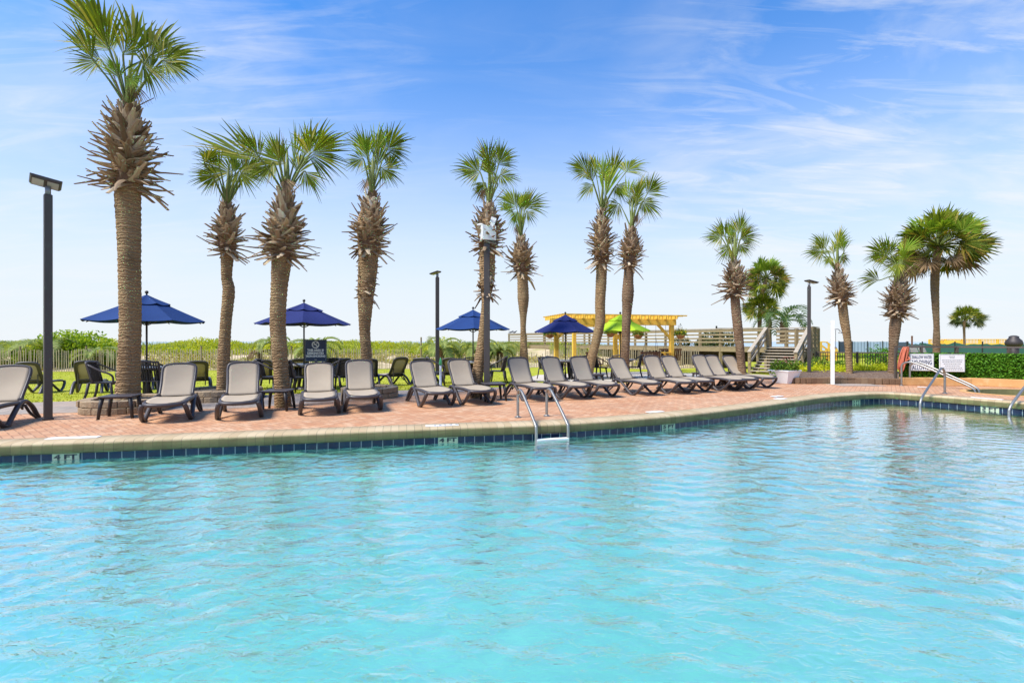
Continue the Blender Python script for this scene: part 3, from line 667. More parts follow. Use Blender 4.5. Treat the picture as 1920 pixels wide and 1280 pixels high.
cut_palm('palm with a ragged boot collar halfway up and two round fans, in a stone ring', 11.7,
    [(693, 740, 25), (692, 728, 24), (687, 660, 21), (684, 620, 22), (685, 580, 28), (687, 540, 34), (690, 500, 38)], (691, 470, 697, 363, 74),
    [(-10, 80, 118, 58, 62, FR, .3), (28, 78, 52, 58, 105, FR, -.1), (-12, 60, 200, 36, 90, FR, -.3), (13, 52, -28, 42, 80, FR, .3), (5, 58, 86, 64, 32, FR, .5), (12, 70, 70, 60, 30, FL, -.4)], nboots=130, blen=0.46,
    extra_boots=[(560, 470, 60, .22)])
cut_palm('leaning palm with shaggy boots down half its trunk, behind the camera pole', 11.6,
    [(887, 752, 29), (892, 720, 25), (898, 685, 22), (904, 640, 19), (908, 600, 17), (911, 565, 17), (913, 520, 30)], (914, 468, 917, 384, 62),
    [(-17, 62, 158, 52, 92, FR, .1), (17, 77, 68, 54, 70, FR, .2), (0, 70, 96, 50, 45, FR, -.4), (20, 52, -8, 36, 85, FR, -.2), (-8, 45, 230, 34, 60, FR, .3), (6, 60, 110, 46, 30, FL, .4)], nboots=95, blen=0.42,
    extra_boots=[(556, 528, 26, .40), (530, 470, 40, .22)])
cut_palm('bare-stemmed palm with a narrow waist low on its trunk, left of the pergola', 16.4,
    [(982, 716, 22), (982, 690, 20), (982, 655, 15), (981, 622, 11), (981, 596, 13), (981, 560, 22), (980, 525, 21)], (979, 513, 977, 445, 52),
    [(-8, 55, 122, 52, 100, FR, .1), (8, 57, 40, 50, 58, FR, .2), (10, 47, -58, 28, 60, FR, -.3), (-6, 47, 250, 30, 60, FL, -.2), (0, 52, 85, 46, 30, FR, .4)], nboots=90, blen=0.55)
cut_palm('palm with a bent lower trunk beside the lime umbrella', 16.9,
    [(1100, 716, 21), (1103, 700, 19), (1110, 668, 18), (1118, 638, 18), (1125, 605, 19), (1125, 570, 20), (1127, 530, 21)], (1128, 495, 1128, 396, 46),
    [(-24, 74, 150, 46, 85, FR, .1), (-9, 72, 98, 52, 30, FR, .3), (4, 20, 80, 84, 26, FL, -.3), (46, 74, 50, 50, 80, FR, .2), (-15, 52, 216, 35, 65, FR, .3), (28, 50, -58, 34, 75, FR, .1), (16, 60, 75, 54, 30, FR, -.4)], nboots=115, blen=0.6)
cut_palm('straight palm in front of the lime umbrella, its crown below its neighbour', 16.4,
    [(1170, 716, 20), (1171, 695, 18), (1173, 640, 17), (1175, 590, 18), (1177, 552, 23), (1178, 525, 20)], (1180, 500, 1184, 430, 46),
    [(-4, 58, 100, 48, 40, FL, .1), (31, 68, 50, 50, 62, FR, .3), (18, 50, -34, 40, 70, FR, -.2), (-21, 50, 214, 36, 75, FR, .3), (8, 60, 70, 44, 30, FR, -.3)], tmat='trunk2', nboots=90, blen=0.55)
cut_palm('reddish palm behind the last lounger, beside the wooden staircase', 14.8,
    [(1393, 727, 21), (1392, 705, 17.5), (1388, 660, 17), (1384, 620, 19), (1380, 580, 19)], (1378, 552, 1377, 494, 46),
    [(-22, 48, 166, 36, 90, FR, .1), (-12, 50, 112, 42, 42, FR, .3), (4, 54, 76, 40, 55, FR, -.2), (14, 48, 30, 38, 75, FR, .2), (-14, 28, 226, 30, 75, FR, -.3), (12, 35, -32, 26, 75, FR, .1), (0, 50, 92, 40, 40, FL, .5)], tmat='trunk2', nboots=115, blen=0.58)
cut_palm('curved palm in the mulch bed right beside the white shower post', 16.9,
    [(1594, 712, 16), (1593, 700, 14), (1591, 660, 14), (1588, 630, 16), (1583, 600, 19)], (1579, 566, 1570, 510, 44),
    [(-24, 37, 170, 38, 75, FR, .1), (-16, 45, 126, 38, 55, FR, .3), (-2, 50, 86, 38, 36, FR, -.2), (4, 42, 60, 40, 50, FR, .3), (-18, 28, 240, 22, 70, FR, -.2), (8, 30, -20, 24, 70, FR, .2)], nboots=110, blen=0.60)
cut_palm('palm at the mulch bed corner, next to the orange hose, with one low side frond', 16.9,
    [(1674, 714, 20), (1673, 700, 19), (1675, 650, 19), (1678, 615, 24)], (1681, 592, 1688, 515, 60),
    [(-22, 35, 142, 48, 90, FR, .1), (2, 39, 90, 40, 11, 'frond_old', -.2), (10, 43, 42, 44, 65, FL, .2), (-37, -10, 165, 48, 45, FR, .1), (15, 22, -70, 34, 45, FD, .3), (-10, 20, 250, 34, 60, FR, -.3), (-8, 38, 112, 44, 45, FL, .4), (14, 30, -20, 36, 50, FO, .5)],
    tmat='trunk2', nboots=135, blen=0.62)

def full_palm(label, Y, axis, crown, Rpx, n, mats, tmat='trunk2', low=-55, sq=0.8):
    sc_ = Y/F; sec = math.hypot(1, (crown[0]-960)/F); axis = [(x, y, w/sec) for x, y, w in axis]; Rpx = Rpx/sec*.93; ax = [at(x, y, Y) for x, y, w in axis]; base = ax[0]
    root = thing('palm_tree', base, 0, label, 'palm tree', 'round-crowned cabbage palms')
    c = at(*crown, Y)
    make_trunk('trunk', ax+[c], [w/2*sc_ for x, y, w in axis]+[axis[-1][2]*.45*sc_], base, tmat, root, rows_m=0.05)
    groups = {m: (MB(), MB()) for m in mats}
    for k in range(n):
        u = (k+.5)/n; el = math.radians(88-(88-low)*u**0.85+R.uniform(-9, 9)); a = k*2.39996+R.uniform(-.3, .3)
        d = Vector((math.cos(a)*math.cos(el), math.sin(a)*math.cos(el), math.sin(el)*sq))
        m = mats[min(len(mats)-1, int(u*len(mats)+R.uniform(-.5, .5)) if u > .1 else 0)]
        L = Rpx*sc_*R.uniform(.36, .62)
        hub = c+d*L-Vector((0, 0, .15*L*u)); dd = (d+Vector((0, 0, -.35*u))).normalized()
        add_frond(groups[m][0], groups[m][1], c, hub, dd, Rpx*sc_*R.uniform(.40, .54), math.radians(R.uniform(55, 100)), R.uniform(-.9, .9), nseg=20, droop=.22, pw=.02, split=.60)
    cr = None
    for m in mats:
        if not groups[m][0].v: continue
        nm = 'dry_fronds_skirt' if m == 'frond_dead' else 'crown'
        ob = groups[m][0].build('crown', m, root, origin=base)
        groups[m][1].build('petioles_foliage', 'petiole', ob, True, origin=base)
    return root
full_palm('big round-crowned palm with yellowing leaves, behind the ivy screen', 20, [(1756, 690, 16), (1756, 640, 15), (1756, 610, 12.5), (1754, 570, 15), (1753, 520, 18)], (1759, 463), 119, 70, [FR, FL, FO, FO, FO, FO, FD], low=-36)
full_palm('small far palm with a flat round crown beyond the green screen fence', 45, [(1809, 662, 5), (1808, 630, 5), (1808, 606, 6)], (1812, 597), 44, 54, ['frond', 'frond_old', 'frond_dark'], low=-28, sq=.72)
full_palm('yellow-green round palm rising behind the boardwalk landing', 32, [(1424, 680, 9), (1424, 620, 8), (1427, 560, 9)], (1437, 523), 58, 54, ['frond_light', 'frond_old', 'frond_old', 'frond_old', 'frond'], low=-45)
full_palm('dark low palm with an orange-brown neck behind the boardwalk landing', 31, [(1441, 680, 13), (1441, 620, 12), (1441, 600, 11)], (1428, 580), 44, 40, ['frond', 'frond', 'frond_old'], low=-20)

def feather_palm(label, p, stem, n, length, mat, e0=70, e1=-5, name='pindo_palm', rs=0.14, fill=1.0, azs=None):
    root = thing(name, p, 0, label, 'palm tree', 'small feather palms')
    if stem > 0.05:
        make_trunk('trunk', [Vector((0, 0, -.05)), Vector((0, 0, stem*.5)), Vector((0, 0, stem))], [rs*1.1, rs, rs*1.05], (0, 0, 0), 'trunk2', root, .08)
        b = MB(); boots(b, lambda z: Vector((0, 0, z)), stem*.25, stem*1.0, rs, rs*1.05, rs, 34, .34, 0, 60, .07); b.build('leaf_bases', 'boot', root)
    for k in range(n):
        a = azs[k] if azs else k*2.39996+R.uniform(-.3, .3); el = math.radians(e0-(e0-e1)*(k+.5)/n+R.uniform(-8, 8)); L = length*R.uniform(.8, 1.1)
        out = Vector((math.cos(a), math.sin(a), 0)); pts = []; pp = Vector((0, 0, stem)); e = el
        for q in range(13):
            pts.append(pp.copy()); pp = pp+(out*math.cos(e)+Vector((0, 0, math.sin(e))))*L/12; e -= math.radians(9.5+4*q/12)
        rb = MB().tube(pts, [.022*(1-q/14) for q in range(13)], 5); lf = MB()
        sd = Vector((-out.y, out.x, 0))
        for q in range(2, 13):
            for rep in range(int(3*fill)):
                u = q-1+rep/3; i = int(min(u, 11.99)); c = pts[i].lerp(pts[i+1], u-i); tg = (pts[i+1]-pts[i]).normalized(); nn = sd.cross(tg)
                ll = L*.30*(math.sin(PI*(u/12*.85+.12)))*R.uniform(.85, 1.1)
                for sg in (-1, 1):
                    d = (sd*sg*.75+tg*.75+nn*(-.35 if nn.z < 0 else .35)).normalized(); w = tg.cross(d).cross(d).normalized()*.019
                    m_ = c+d*ll*.55; tip = c+d*ll-Vector((0, 0, ll*.30))
                    lf.add([c-w, c+w, m_+w, m_-w, tip], [(0, 1, 2, 3), (3, 2, 4)])
        ob = lf.build('frond', mat, root); rb.build('rachis', 'petiole', ob, True)
    return root
def dune_pt(px, Y): 
    X = (px-960)/F*Y; return Vector((X, Y, ground(X, Y)-.03))
feather_palm('feather palm with long drooping arches beside the second lamp post', dune_pt(828, 28.5), 1.15, 14, 1.9, 'pindo', 72, 0, rs=.17)
feather_palm('squat feather palm with a bulbous shaggy stem, next to the boardwalk end', dune_pt(937, 29.5), .95, 13, 1.5, 'pindo', 75, 0, rs=.2)
feather_palm('feather palm half hidden behind the leaning palm trunk', dune_pt(896, 29.2), 1.15, 11, 1.5, 'pindo', 70, 5)
feather_palm('feather palm with spreading fronds behind the navy no-smoking sign', dune_pt(592, 27.5), 1.1, 13, 1.9, 'pindo', 78, 6)
feather_palm('feather palm with a short stem behind the stout dark palm trunk', dune_pt(512, 28), 1.3, 9, 1.5, 'pindo', 70, 15)
feather_palm('withered feather palm with a few dry fronds beyond the picket fence', dune_pt(487, 27), .95, 5, 1.0, 'frond_dead', 50, 15, rs=.13, fill=.7)
feather_palm('feather palm arching above the round bush behind the tall lamp post', dune_pt(92, 26.8), .85, 15, 2.2, 'pindo', 76, 12)
feather_palm('pale feather palm at the seaward side of the round bush', dune_pt(185, 26.3), .7, 12, 1.75, 'pindo', 74, 14)
feather_palm('feather palm at the frame edge showing only its frond tips', dune_pt(-22, 26.5), .9, 12, 2.1, 'pindo', 60, 12)
feather_palm('bluish feather palm with open arching fronds behind the landing', at(1470, 640, 27), 1.1, 14, 2.1, 'pindo_dark', 80, 16, rs=.2, fill=.7)

# ------------------------------------------------------------------ shrubs
def shrub(label, c, size, n, L, mat, name='shrub', grp=None, lobes=7):
    root = thing(name, c, 0, label, 'bush', grp); mb = MB(); lob = []
    for k in range(lobes):
        a = R.uniform(0, 2*PI); q = R.random()**.5
        lob.append((Vector((math.cos(a)*q*size[0]*.62, math.sin(a)*q*size[1]*.62, size[2]*R.uniform(.3, .72))), R.uniform(.28, .46)))
    for _ in range(n):
        lc, lr = R.choice(lob)
        v = Vector((R.gauss(0, 1), R.gauss(0, 1), R.gauss(0, 1))).normalized()*R.uniform(.72, 1.03)
        p = lc+Vector((v.x*size[0]*lr, v.y*size[1]*lr, v.z*size[2]*lr*1.1))
        if p.z < 0.02: p.z = R.uniform(.02, .1)
        mb.leaf(p, L*R.uniform(.7, 1.3), L*.6*R.uniform(.7, 1.2))
    ob = mb.build('foliage', mat, root)
    st = MB()
    for k in range(6):
        a = R.uniform(0, 2*PI); st.tube([(0, 0, 0), (math.cos(a)*size[0]*.3, math.sin(a)*size[1]*.3, size[2]*.55)], [.03, .01], 5)
    st.build('stem', 'petiole_dry', root)
    return root
shrub('large round green bush behind the picket fence near the tall lamp post', dune_pt(122, 27.6), (2.7, 1.8, 1.75), 5200, .17, 'bush', lobes=12)
shrub('lower green bush at the foot of the large round bush', dune_pt(62, 26.9), (1.5, 1.2, .95), 1500, .15, 'bush')
shrub('green bush tucked behind the thickest palm trunk', dune_pt(205, 27.0), (1.5, 1.2, 1.05), 1600, .15, 'bush')
shrub('dark sea-side bush seen through the boardwalk rails', at(1318, 668, 42), (3.4, 2.0, 2.0), 3000, .24, 'frond_dark')
for k, (px, w) in enumerate([(1588, 1.5), (1612, 1.3), (1640, 1.5), (1665, 1.1)]):
    shrub(['low clipped bush beyond the iron fence beside the shower post', 'low clipped bush beyond the iron fence behind the curved palm', 'low clipped bush beyond the iron fence between the two bed palms', 'taller bush behind the orange hose'][k],
          Vector(((px-960)/F*(34 if k < 3 else 20), 34 if k < 3 else 20, .12 if k < 3 else .2)), (w, .8, .40 if k < 3 else 1.0), 900, .09, 'bush' if k < 3 else 'ivy', grp='bushes along the far lawn')
lm = MB()
for _ in range(5200):                                    # lime ground cover in the bed
    u = R.random(); px = 1490+u*180; Y = R.uniform(17.2, 19.2) if px < 1600 else R.uniform(17.8, 19.0); 
    if mn.noise((px*.03, Y, 1.0)) < -.22: continue
    X = (px-960)/F*Y; lm.leaf((X, Y, .26+abs(R.gauss(0, .09))), R.uniform(.05, .11), R.uniform(.03, .06))
kind(lm.build('lime_ground_cover', 'lime_leaf'), 'stuff')
for k, (px, Y, s_) in enumerate([(1508, 18.2, .5), (1545, 19.3, .75), (1566, 18.9, .55)]):
    shrub(['small green shrub at the foot of the far lamp post', 'green shrub in the lime bed left of the shower post', 'green shrub peeking out behind the shower post'][k], Vector(((px-960)/F*Y, Y, .2)), (s_, s_, s_*.75), 380, .08, 'pot_leaf')

# ------------------------------------------------------------------ loungers
def make_lounger(angle=61):
    root = thing('sun_lounger', (0, 0, 0), 0, '', 'sun lounger', 'taupe sling loungers')
    fr = MB(); U = (0, 0, 1)
    hw = .285
    side = lambda y: .335+.02*math.sin((y+.1)/1.05*PI)-.012*smooth(.6, .95, y)
    out = [(-hw, -.12), (-hw, .2), (-hw, .55), (-hw*.985, .74), (-hw*.86, .87), (-hw*.5, .935), (0, .955), (hw*.5, .935), (hw*.86, .87), (hw*.985, .74), (hw, .55), (hw, .2), (hw, -.12)]
    fr.tube(catmull([(x, y, side(y)-.02) for x, y in out], 4), .036, 8, .95, up=U)
    fr.beam((-hw, -.1, .31), (hw, -.1, .31), .05, .05)
    fr.build('seat_frame', 'frame', root, True)
    s = MB()
    def seat(u, v):
        y = -.12+1.055*v; lim = hw-.01
        if y > .62: lim = (hw-.01)*math.sqrt(max(0.02, 1-((y-.62)/.325)**2.6))
        x = (u*2-1)*lim; return (x, y, side(y)+.012-.012*(1-(2*u-1)**2))
    s.grid(seat, 10, 22); s.build('seat_sling', 'sling', root, True, solid=.008)
    ang = math.radians(angle); bl = .69
    bp = lambda x, q, o=0: Vector((x, -.12-math.cos(ang)*q*bl-.03*math.sin(q*PI)+o*math.sin(ang), .345+math.sin(ang)*q*bl+o*math.cos(ang)))
    b = MB(); wb, wt = .255, .262
    pts = [(-wb, -.02), (-wb, .3), (-wt, .62), (-wt*1.0, .84), (-wt*.88, .955), (-wt*.5, 1.0), (0, 1.012), (wt*.5, 1.0), (wt*.88, .955), (wt, .84), (wt, .62), (wb, .3), (wb, -.02)]
    b.tube(catmull([bp(x, q) for x, q in pts], 4), .025, 8, 1.15, up=(0, math.sin(ang), math.cos(ang)))
    rim = [bp(x*.985, q, -.012) for x, q in pts]; inn = [bp(x*.76, .5+(q-.5)*.80, -.022) for x, q in pts]; k0_ = len(b.v)
    b.v += [tuple(p) for p in rim+inn]; nn_ = len(pts)
    for q in range(nn_-1): b.f.append((k0_+q, k0_+q+1, k0_+nn_+q+1, k0_+nn_+q))
    b.f.append((k0_+nn_-1, k0_, k0_+nn_, k0_+2*nn_-1))
    bo = b.build('back_frame', 'frame', root, True)
    k = MB()
    for sg in (-1, 1):
        k.box((sg*.262, -.10, .365), (.05, .09, .07))
    k.build('hinge', 'frame', bo, bevel=.012)
    s = MB()
    def bs(u, v):
        q = v*.995; lim = wb+(wt-wb)*v-.012
        if q > .86: lim *= math.sqrt(max(.02, 1-((q-.86)/.15)**2*.62))
        return bp((u*2-1)*lim, q, .012-.02*(1-(2*u-1)**2)*math.sin(PI*v))
    s.grid(bs, 10, 16); s.build('backrest_sling', 'sling', root, True, solid=.008)
    for sg in (-1, 1):
        l = MB()
        l.tube(catmull([(sg*.325, -.56, .015), (sg*.325, -.50, .06), (sg*.315, -.36, .22), (sg*.302, -.20, .325), (sg*.300, -.08, .345), (sg*.303, .04, .315), (sg*.315, .22, .205), (sg*.33, .42, .07), (sg*.335, .52, .018)], 4), .031, 8, 1.25, up=(1, 0, 0))
        l.tube(catmull([(sg*.335, .46, .03), (sg*.337, .55, .014), (sg*.335, .65, .05), (sg*.325, .77, .14), (sg*.31, .86, .24), (sg*.285, .88, .31)], 4), .031, 8, 1.25, up=(1, 0, 0))
        l.tube(catmull([(sg*.325, -.55, .015), (sg*.322, -.47, .02), (sg*.31, -.30, .12), (sg*.295, -.16, .27)], 4), .018, 8, 1.3, up=(1, 0, 0))
        lo = l.build('side_leg', 'frame', root, True)
        MB().box((sg*.335, .53, .012), (.06, .085, .024)).build('rubber_foot', 'resin_dark', lo, bevel=.006)
        MB().box((sg*.325, -.55, .012), (.06, .07, .024)).build('rubber_foot', 'resin_dark', lo, bevel=.006)
    p = MB(); p.tube([(-.2, -.12, .33), (-.2, -.33, .18), (-.2, -.36, .58)], .016, 6); p.tube([(.2, -.12, .33), (.2, -.33, .18), (.2, -.36, .58)], .016, 6); p.beam((-.2, -.35, .42), (.2, -.35, .42), .03, .03)
    p.build('back_strut', 'frame', root)
    return root
LG = [make_lounger(a) for a in (56, 52, 59)]; used = [False]*3; turn = [0]
def place_lounger(x, y, th, label, grp, z=0.0, foot=True):
    """x, y: the middle between the front feet (foot) or the middle of the lounger; th: heading from -Y towards +X"""
    th = math.radians(th)
    if foot: x, y = x-math.sin(th)*.53, y+math.cos(th)*.53
    k = turn[0] = (turn[0]*2+1+len(label)) % 3
    if not used[k]:
        used[k] = True; o = LG[k]; o.location = (x, y, z); o.rotation_euler = (0, 0, th+PI); o['label'] = label
    else: o = dup(LG[k], (x, y, z), th+PI, label)
    o['group'] = grp; return o
G1 = 'loungers lined up along the pool edge'
for x, y, th, lab in [
    (-8.27, 7.42, 25, 'taupe sling lounger at the frame edge left of the tall lamp post, partly cut off'),
    (-5.91, 8.25, 26, 'taupe sling lounger between the low table by the thickest palm and the slender palm'),
    (-4.81, 8.49, 26, 'taupe sling lounger in front of the slender palm, left of the second side table'),
    (-3.61, 9.01, 21, 'taupe sling lounger right of the second side table, in front of the navy sign'),
    (-2.93, 9.42, 22, 'taupe sling lounger in front of the stone ring with the ragged-collar palm'),
    (-1.61, 10.08, 27, 'taupe sling lounger angled toward the pool, just right of the last stone ring'),
    (-.785, 10.41, 27, 'taupe sling lounger overlapping the foot of the leaning palm'),
    (.56, 11.05, 27, 'taupe sling lounger behind the left pool ladder rail'),
    (1.42, 11.43, 27, 'taupe sling lounger behind the right pool ladder rail, under the small navy umbrella'),
    (2.17, 11.80, 26, 'taupe sling lounger in front of the palm with the bent trunk'),
    (3.32, 12.22, 26, 'darker lounger in front of the straight palm by the lime umbrella'),
    (4.30, 12.55, 25, 'taupe sling lounger right of the straight palm, before the wooden swing bench'),
    (4.93, 12.93, 25, 'taupe sling lounger beside the right front pergola post'),
    (5.93, 13.26, 25, 'taupe sling lounger just right of the pergola, first of the last three'),
    (6.42, 13.54, 25, 'taupe sling lounger, middle one of the last three before the staircase'),
    (7.22, 14.05, 27, 'last taupe sling lounger in the row, beside the reddish palm and white planter')]:
    place_lounger(x, y, th+R.uniform(-1.5, 1.5), lab, G1)
G2 = 'loungers on the lawn facing the sea'
for px, Y, th, lab in [
    (68, 14.4, 200, 'lawn lounger behind the tall lamp post'),
    (168, 13.9, 214, 'lawn lounger left of the thickest palm, behind a resin armchair'),
    (266, 15.6, 212, 'lawn lounger hidden behind the dark armchair under the largest umbrella'),
    (371, 14.6, 211, 'lawn lounger left of the slender palm'),
    (438, 15.2, 206, 'lawn lounger just right of the slender palm trunk'),
    (493, 14.7, 203, 'lawn lounger left of the stout dark palm'),
    (562, 15.4, 202, 'lawn lounger left of the navy sign foot'),
    (632, 15.6, 200, 'lawn lounger right of the navy sign'),
    (692, 15.9, 196, 'lawn lounger behind the ragged-collar palm trunk'),
    (737, 15.9, 226, 'lawn lounger in the open, right of the ragged-collar palm'),
    (798, 16.3, 172, 'lawn lounger beside the second lamp post foot'),
    (846, 17.0, 184, 'lawn lounger showing only its top behind the leaning palm set')]:
    X = (px-960)/F*Y; place_lounger(X, Y, th, lab, G2, ground(X, Y), False)

# ------------------------------------------------------------------ side tables, chairs, dining tables
def make_side_table():
    root = thing('side_table', (0, 0, 0), 0, '', 'side table', 'low resin side tables')
    MB().box((0, 0, .385), (.50, .46, .028)).box((0, 0, .36), (.44, .40, .022)).build('table_top', 'frame', root, bevel=.012)
    for sx in (-1, 1):
        for sy in (-1, 1):
            MB().tube([(sx*.20, sy*.18, .365), (sx*.225, sy*.20, .2), (sx*.245, sy*.215, 0)], [.042, .035, .028], 8, .8).build('leg', 'resin_dark', root, True)
    return root
ST = make_side_table(); k0 = True
for px, py, rz, lab in [(226, 782, .35, 'low brown side table in front of the stone ring by the thickest palm'), (521, 768, .1, 'low brown side table at the foot of the stout dark palm'),
                        (925, 750, .3, 'low side table beside the camera pole foot'), (1112, 727, .3, 'low dark side table at the foot of the bent palm'), (1318, 723, .3, 'low dark side table between the loungers near the pergola post'),
                        (1358, 721, .3, 'low dark side table left of the reddish palm')]:
    p = on_deck(px, py)
    if k0: ST.location = p; ST.rotation_euler.z = rz; ST['label'] = lab; k0 = False
    else: dup(ST, p, rz, lab)
def make_chair():
    root = thing('armchair', (0, 0, 0), 0, '', 'armchair', 'dark resin armchairs')
    MB().box((0, .02, .425), (.47, .46, .03)).box((0, .245, .405), (.47, .03, .05)).build('seat', 'resin_dark', root, bevel=.012)
    bp = lambda a, h: Vector((math.sin(a)*.275*(1+.06*h), -.20-.10*h+.17*(1-math.cos(a)), .44+.45*h*(1-.10*abs(a)**2)))
    s = MB(); m = 11
    for k in range(m):
        a = -.95+1.9*k/(m-1)
        s.tube([bp(a, q/5) for q in range(6)], .027, 4, .28)
    s.build('back_slats', 'resin_dark', root)
    fr = MB(); fr.tube(catmull([bp(-1.0, 0)]+[bp(-1.0+.25*k, 1.0) for k in range(9)]+[bp(1.0, 0)], 4), .022, 8, 1.0); fr.tube([bp(-1+.2*k, .80) for k in range(11)], .016, 6)
    fr.build('back_frame', 'frame', root, True)
    for sg in (-1, 1):
        MB().tube(catmull([(sg*.23, -.22, .84), (sg*.275, -.10, .78), (sg*.30, .06, .69), (sg*.295, .20, .63), (sg*.275, .262, .55), (sg*.262, .262, .42)], 4), .026, 8, .75).build('armrest', 'frame', root, True)
        for sy in (-1, 1):
            MB().tube([(sg*.215, sy*.20, .42), (sg*.235, sy*.23, .2), (sg*.25, sy*.26 if sy > 0 else -.29, 0)], [.032, .027, .022], 8, .8).build('leg', 'resin_dark', root, True)
    return root
CH = make_chair(); cfirst = [True]
def chair(px, Y, face, lab):             # face: degrees, direction it faces, 0 = +X, 90 = away from the pool
    X = (px-960)/F*Y; z = ground(X, Y) if not poly_in((X, Y), deck) else 0.0
    rz = math.radians(face-90)
    if cfirst[0]: cfirst[0] = False; CH.location = (X, Y, z); CH.rotation_euler.z = rz; CH['label'] = lab
    else: dup(CH, (X, Y, z), rz, lab)
for a in [(195, 10.9, 20, 'resin armchair seen from the side, left of the thickest palm'), (288, 11.35, 95, 'dark armchair with its back to the pool, right of the thickest palm'), (252, 12.9, 265, 'armchair on the far side of the table behind the thickest palm'),
          (503, 12.7, 15, 'grey armchair left of the stout dark palm'), (549, 12.4, 60, 'dark armchair right behind the stout palm trunk'), (617, 14.6, 262, 'armchair facing the pool below the navy sign'), (633, 13.2, 165, 'armchair turned toward the navy sign table, right side'),
          (818, 14.9, 10, 'armchair at the stone table, left side, beside the second lamp post'), (882, 17.2, 268, 'armchair behind the stone table of the middle blue umbrella'), (934, 15.6, 175, 'armchair in profile right of the camera pole'),
          (1024, 19.3, 300, 'armchair at the far left of the small navy umbrella'), (1040, 17.4, 25, 'dark armchair in profile left of the table under the small navy umbrella'), (1090, 17.4, 120, 'dark armchair with its back to the pool beside the bent palm'),
          (1122, 18.6, 20, 'armchair in profile between the bent palm and the straight palm'), (1160, 16.9, 85, 'dark armchair hidden behind the straight palm'), (1190, 18.4, 165, 'armchair at the lime umbrella table, right of the straight palm')]:
    chair(*a)
def make_table():
    root = thing('dining_table', (0, 0, 0), 0, '', 'table', 'round stone-topped tables')
    MB().lathe([(.50, .70), (.535, .705), (.54, .72), (.54, .735), (.53, .745), (.03, .746)], 32).build('table_top', 'table_stone', root)
    MB().lathe([(.42, .66), (.44, .69), (.44, .702), (.05, .702)], 24).build('apron', 'resin_dark', root)
    for k in range(4):
        a = PI/4+k*PI/2; MB().tube([(math.cos(a)*.22, math.sin(a)*.22, .68), (math.cos(a)*.24, math.sin(a)*.24, .3), (math.cos(a)*.33, math.sin(a)*.33, 0)], [.055, .05, .045], 8).build('leg', 'resin_dark', root, True)
    return root
TB = make_table()
def make_umbrella(px, Y, ppx, epx, wpx, cloth, lab, rot=.2, tilt=0):
    """ppx: photo row of the peak, epx: row of the rim, wpx: width in the photo"""
    X = (px-960)/F*Y; z0 = ground(X, Y); sc_ = Y/F
    hp, he, r = H-(ppx-640)*sc_-z0, H-(epx-640)*sc_-z0, wpx/2*sc_*1.03/math.hypot(1, (px-960)/F)
    root = thing('patio_umbrella', (X, Y, z0), rot, lab, 'umbrella', 'market umbrellas over the tables')
    MB().tube([(0, 0, 0), (0, 0, hp-.02)], .022, 10).build('pole', 'pole', root, True)
    MB().lathe([(.24, 0), (.25, .03), (.22, .07), (.05, .09), (.035, .3)], 20).build('base', 'resin_dark', root)
    c = MB(); N = 8
    def can(r0, r1, z0_, z1_, sag, m=6, nn=6):
        b = len(c.v)
        for i in range(m+1):
            u = i/m
            for k in range(N*nn):
                a = 2*PI*k/(N*nn); w = (k % nn)/nn; tri = 4*w*(1-w)
                rr = (r0+(r1-r0)*u); oct_ = math.cos(PI/N)/math.cos(((a+PI/N) % (2*PI/N))-PI/N)
                fac = (oct_*1.0) if True else 1
                fac = math.cos(PI/N)/math.cos((a % (2*PI/N))-PI/N)
                z = z0_+(z1_-z0_)*u-sag*tri*u*(1-.25*u)-.05*u*(1-u)*(hp-he)
                c.v.append((rr*fac*math.cos(a), rr*fac*math.sin(a), z))
        for i in range(m):
            for k in range(N*nn): c.f.append((b+i*N*nn+k, b+(i+1)*N*nn+k, b+(i+1)*N*nn+(k+1) % (N*nn), b+i*N*nn+(k+1) % (N*nn)))
    dz = hp-he
    can(.34*r*.8, r, hp-dz*.30, he, .05)
    cn = c.build('canopy', cloth, root, solid=.004)
    c = MB(); can(.02, .40*r, hp, hp-dz*.345, .05, 4)
    c.build('vent', cloth, cn, solid=.004)
    MB().lathe([(.02, 0), (.016, .03), (.035, .045), (.04, .075), (.028, .10), (.005, .11)], 12, (0, 0, hp)).build('finial', 'pole', root, True)
    for k in range(N):
        a = 2*PI*k/N; ca, sa = math.cos(a), math.sin(a)
        rb = MB().tube([(ca*.03, sa*.03, hp-dz*.12-.06), (ca*r*.98, sa*r*.98, he-.028)], .011, 6).build('rib', 'pole', root)
        MB().tube([(ca*.03, sa*.03, he-.10), (ca*r*.45, sa*r*.45, he+dz*.42-.07)], .009, 5).build('strut', 'pole', rb)
    return root, Vector((X, Y, z0))
tf = True
for args, tl in [((275, 11.7, 553, 602, 238, 'blue_cloth', 'widest blue umbrella, partly hidden by the thickest palm', .25), 'round table under the widest blue umbrella, hidden behind the thickest palm'),
             ((570, 13.9, 568, 607, 178, 'indigo_cloth', 'violet-blue umbrella above the navy no-smoking sign', .38), 'round table beside the navy sign, under the violet-blue umbrella'),
             ((887, 16.2, 581, 617, 136, 'blue_cloth', 'bright blue umbrella between the second lamp post and the camera pole', .1), 'round stone table beside the leaning palm, with a blue umbrella through it'),
             ((1060, 18.0, 590, 622, 118, 'indigo_cloth', 'dark violet-blue umbrella in front of the pergola', .22), 'round table under the dark umbrella in front of the pergola'),
             ((1163, 17.9, 590, 620, 112, 'lime_cloth', 'lime green umbrella beneath the pergola beam', .3), 'round table under the lime green umbrella')]:
    u, p = make_umbrella(*args)
    if tf: TB.location = p; TB['label'] = tl; tf = False
    else: dup(TB, p, R.uniform(0, 1), tl)
b = MB(); pt = on_deck(826, 735); MB
rt = thing('marker_post', at(826, 726, 12.9), 0, 'slender white post with a bright green tip beside an armchair', 'post')
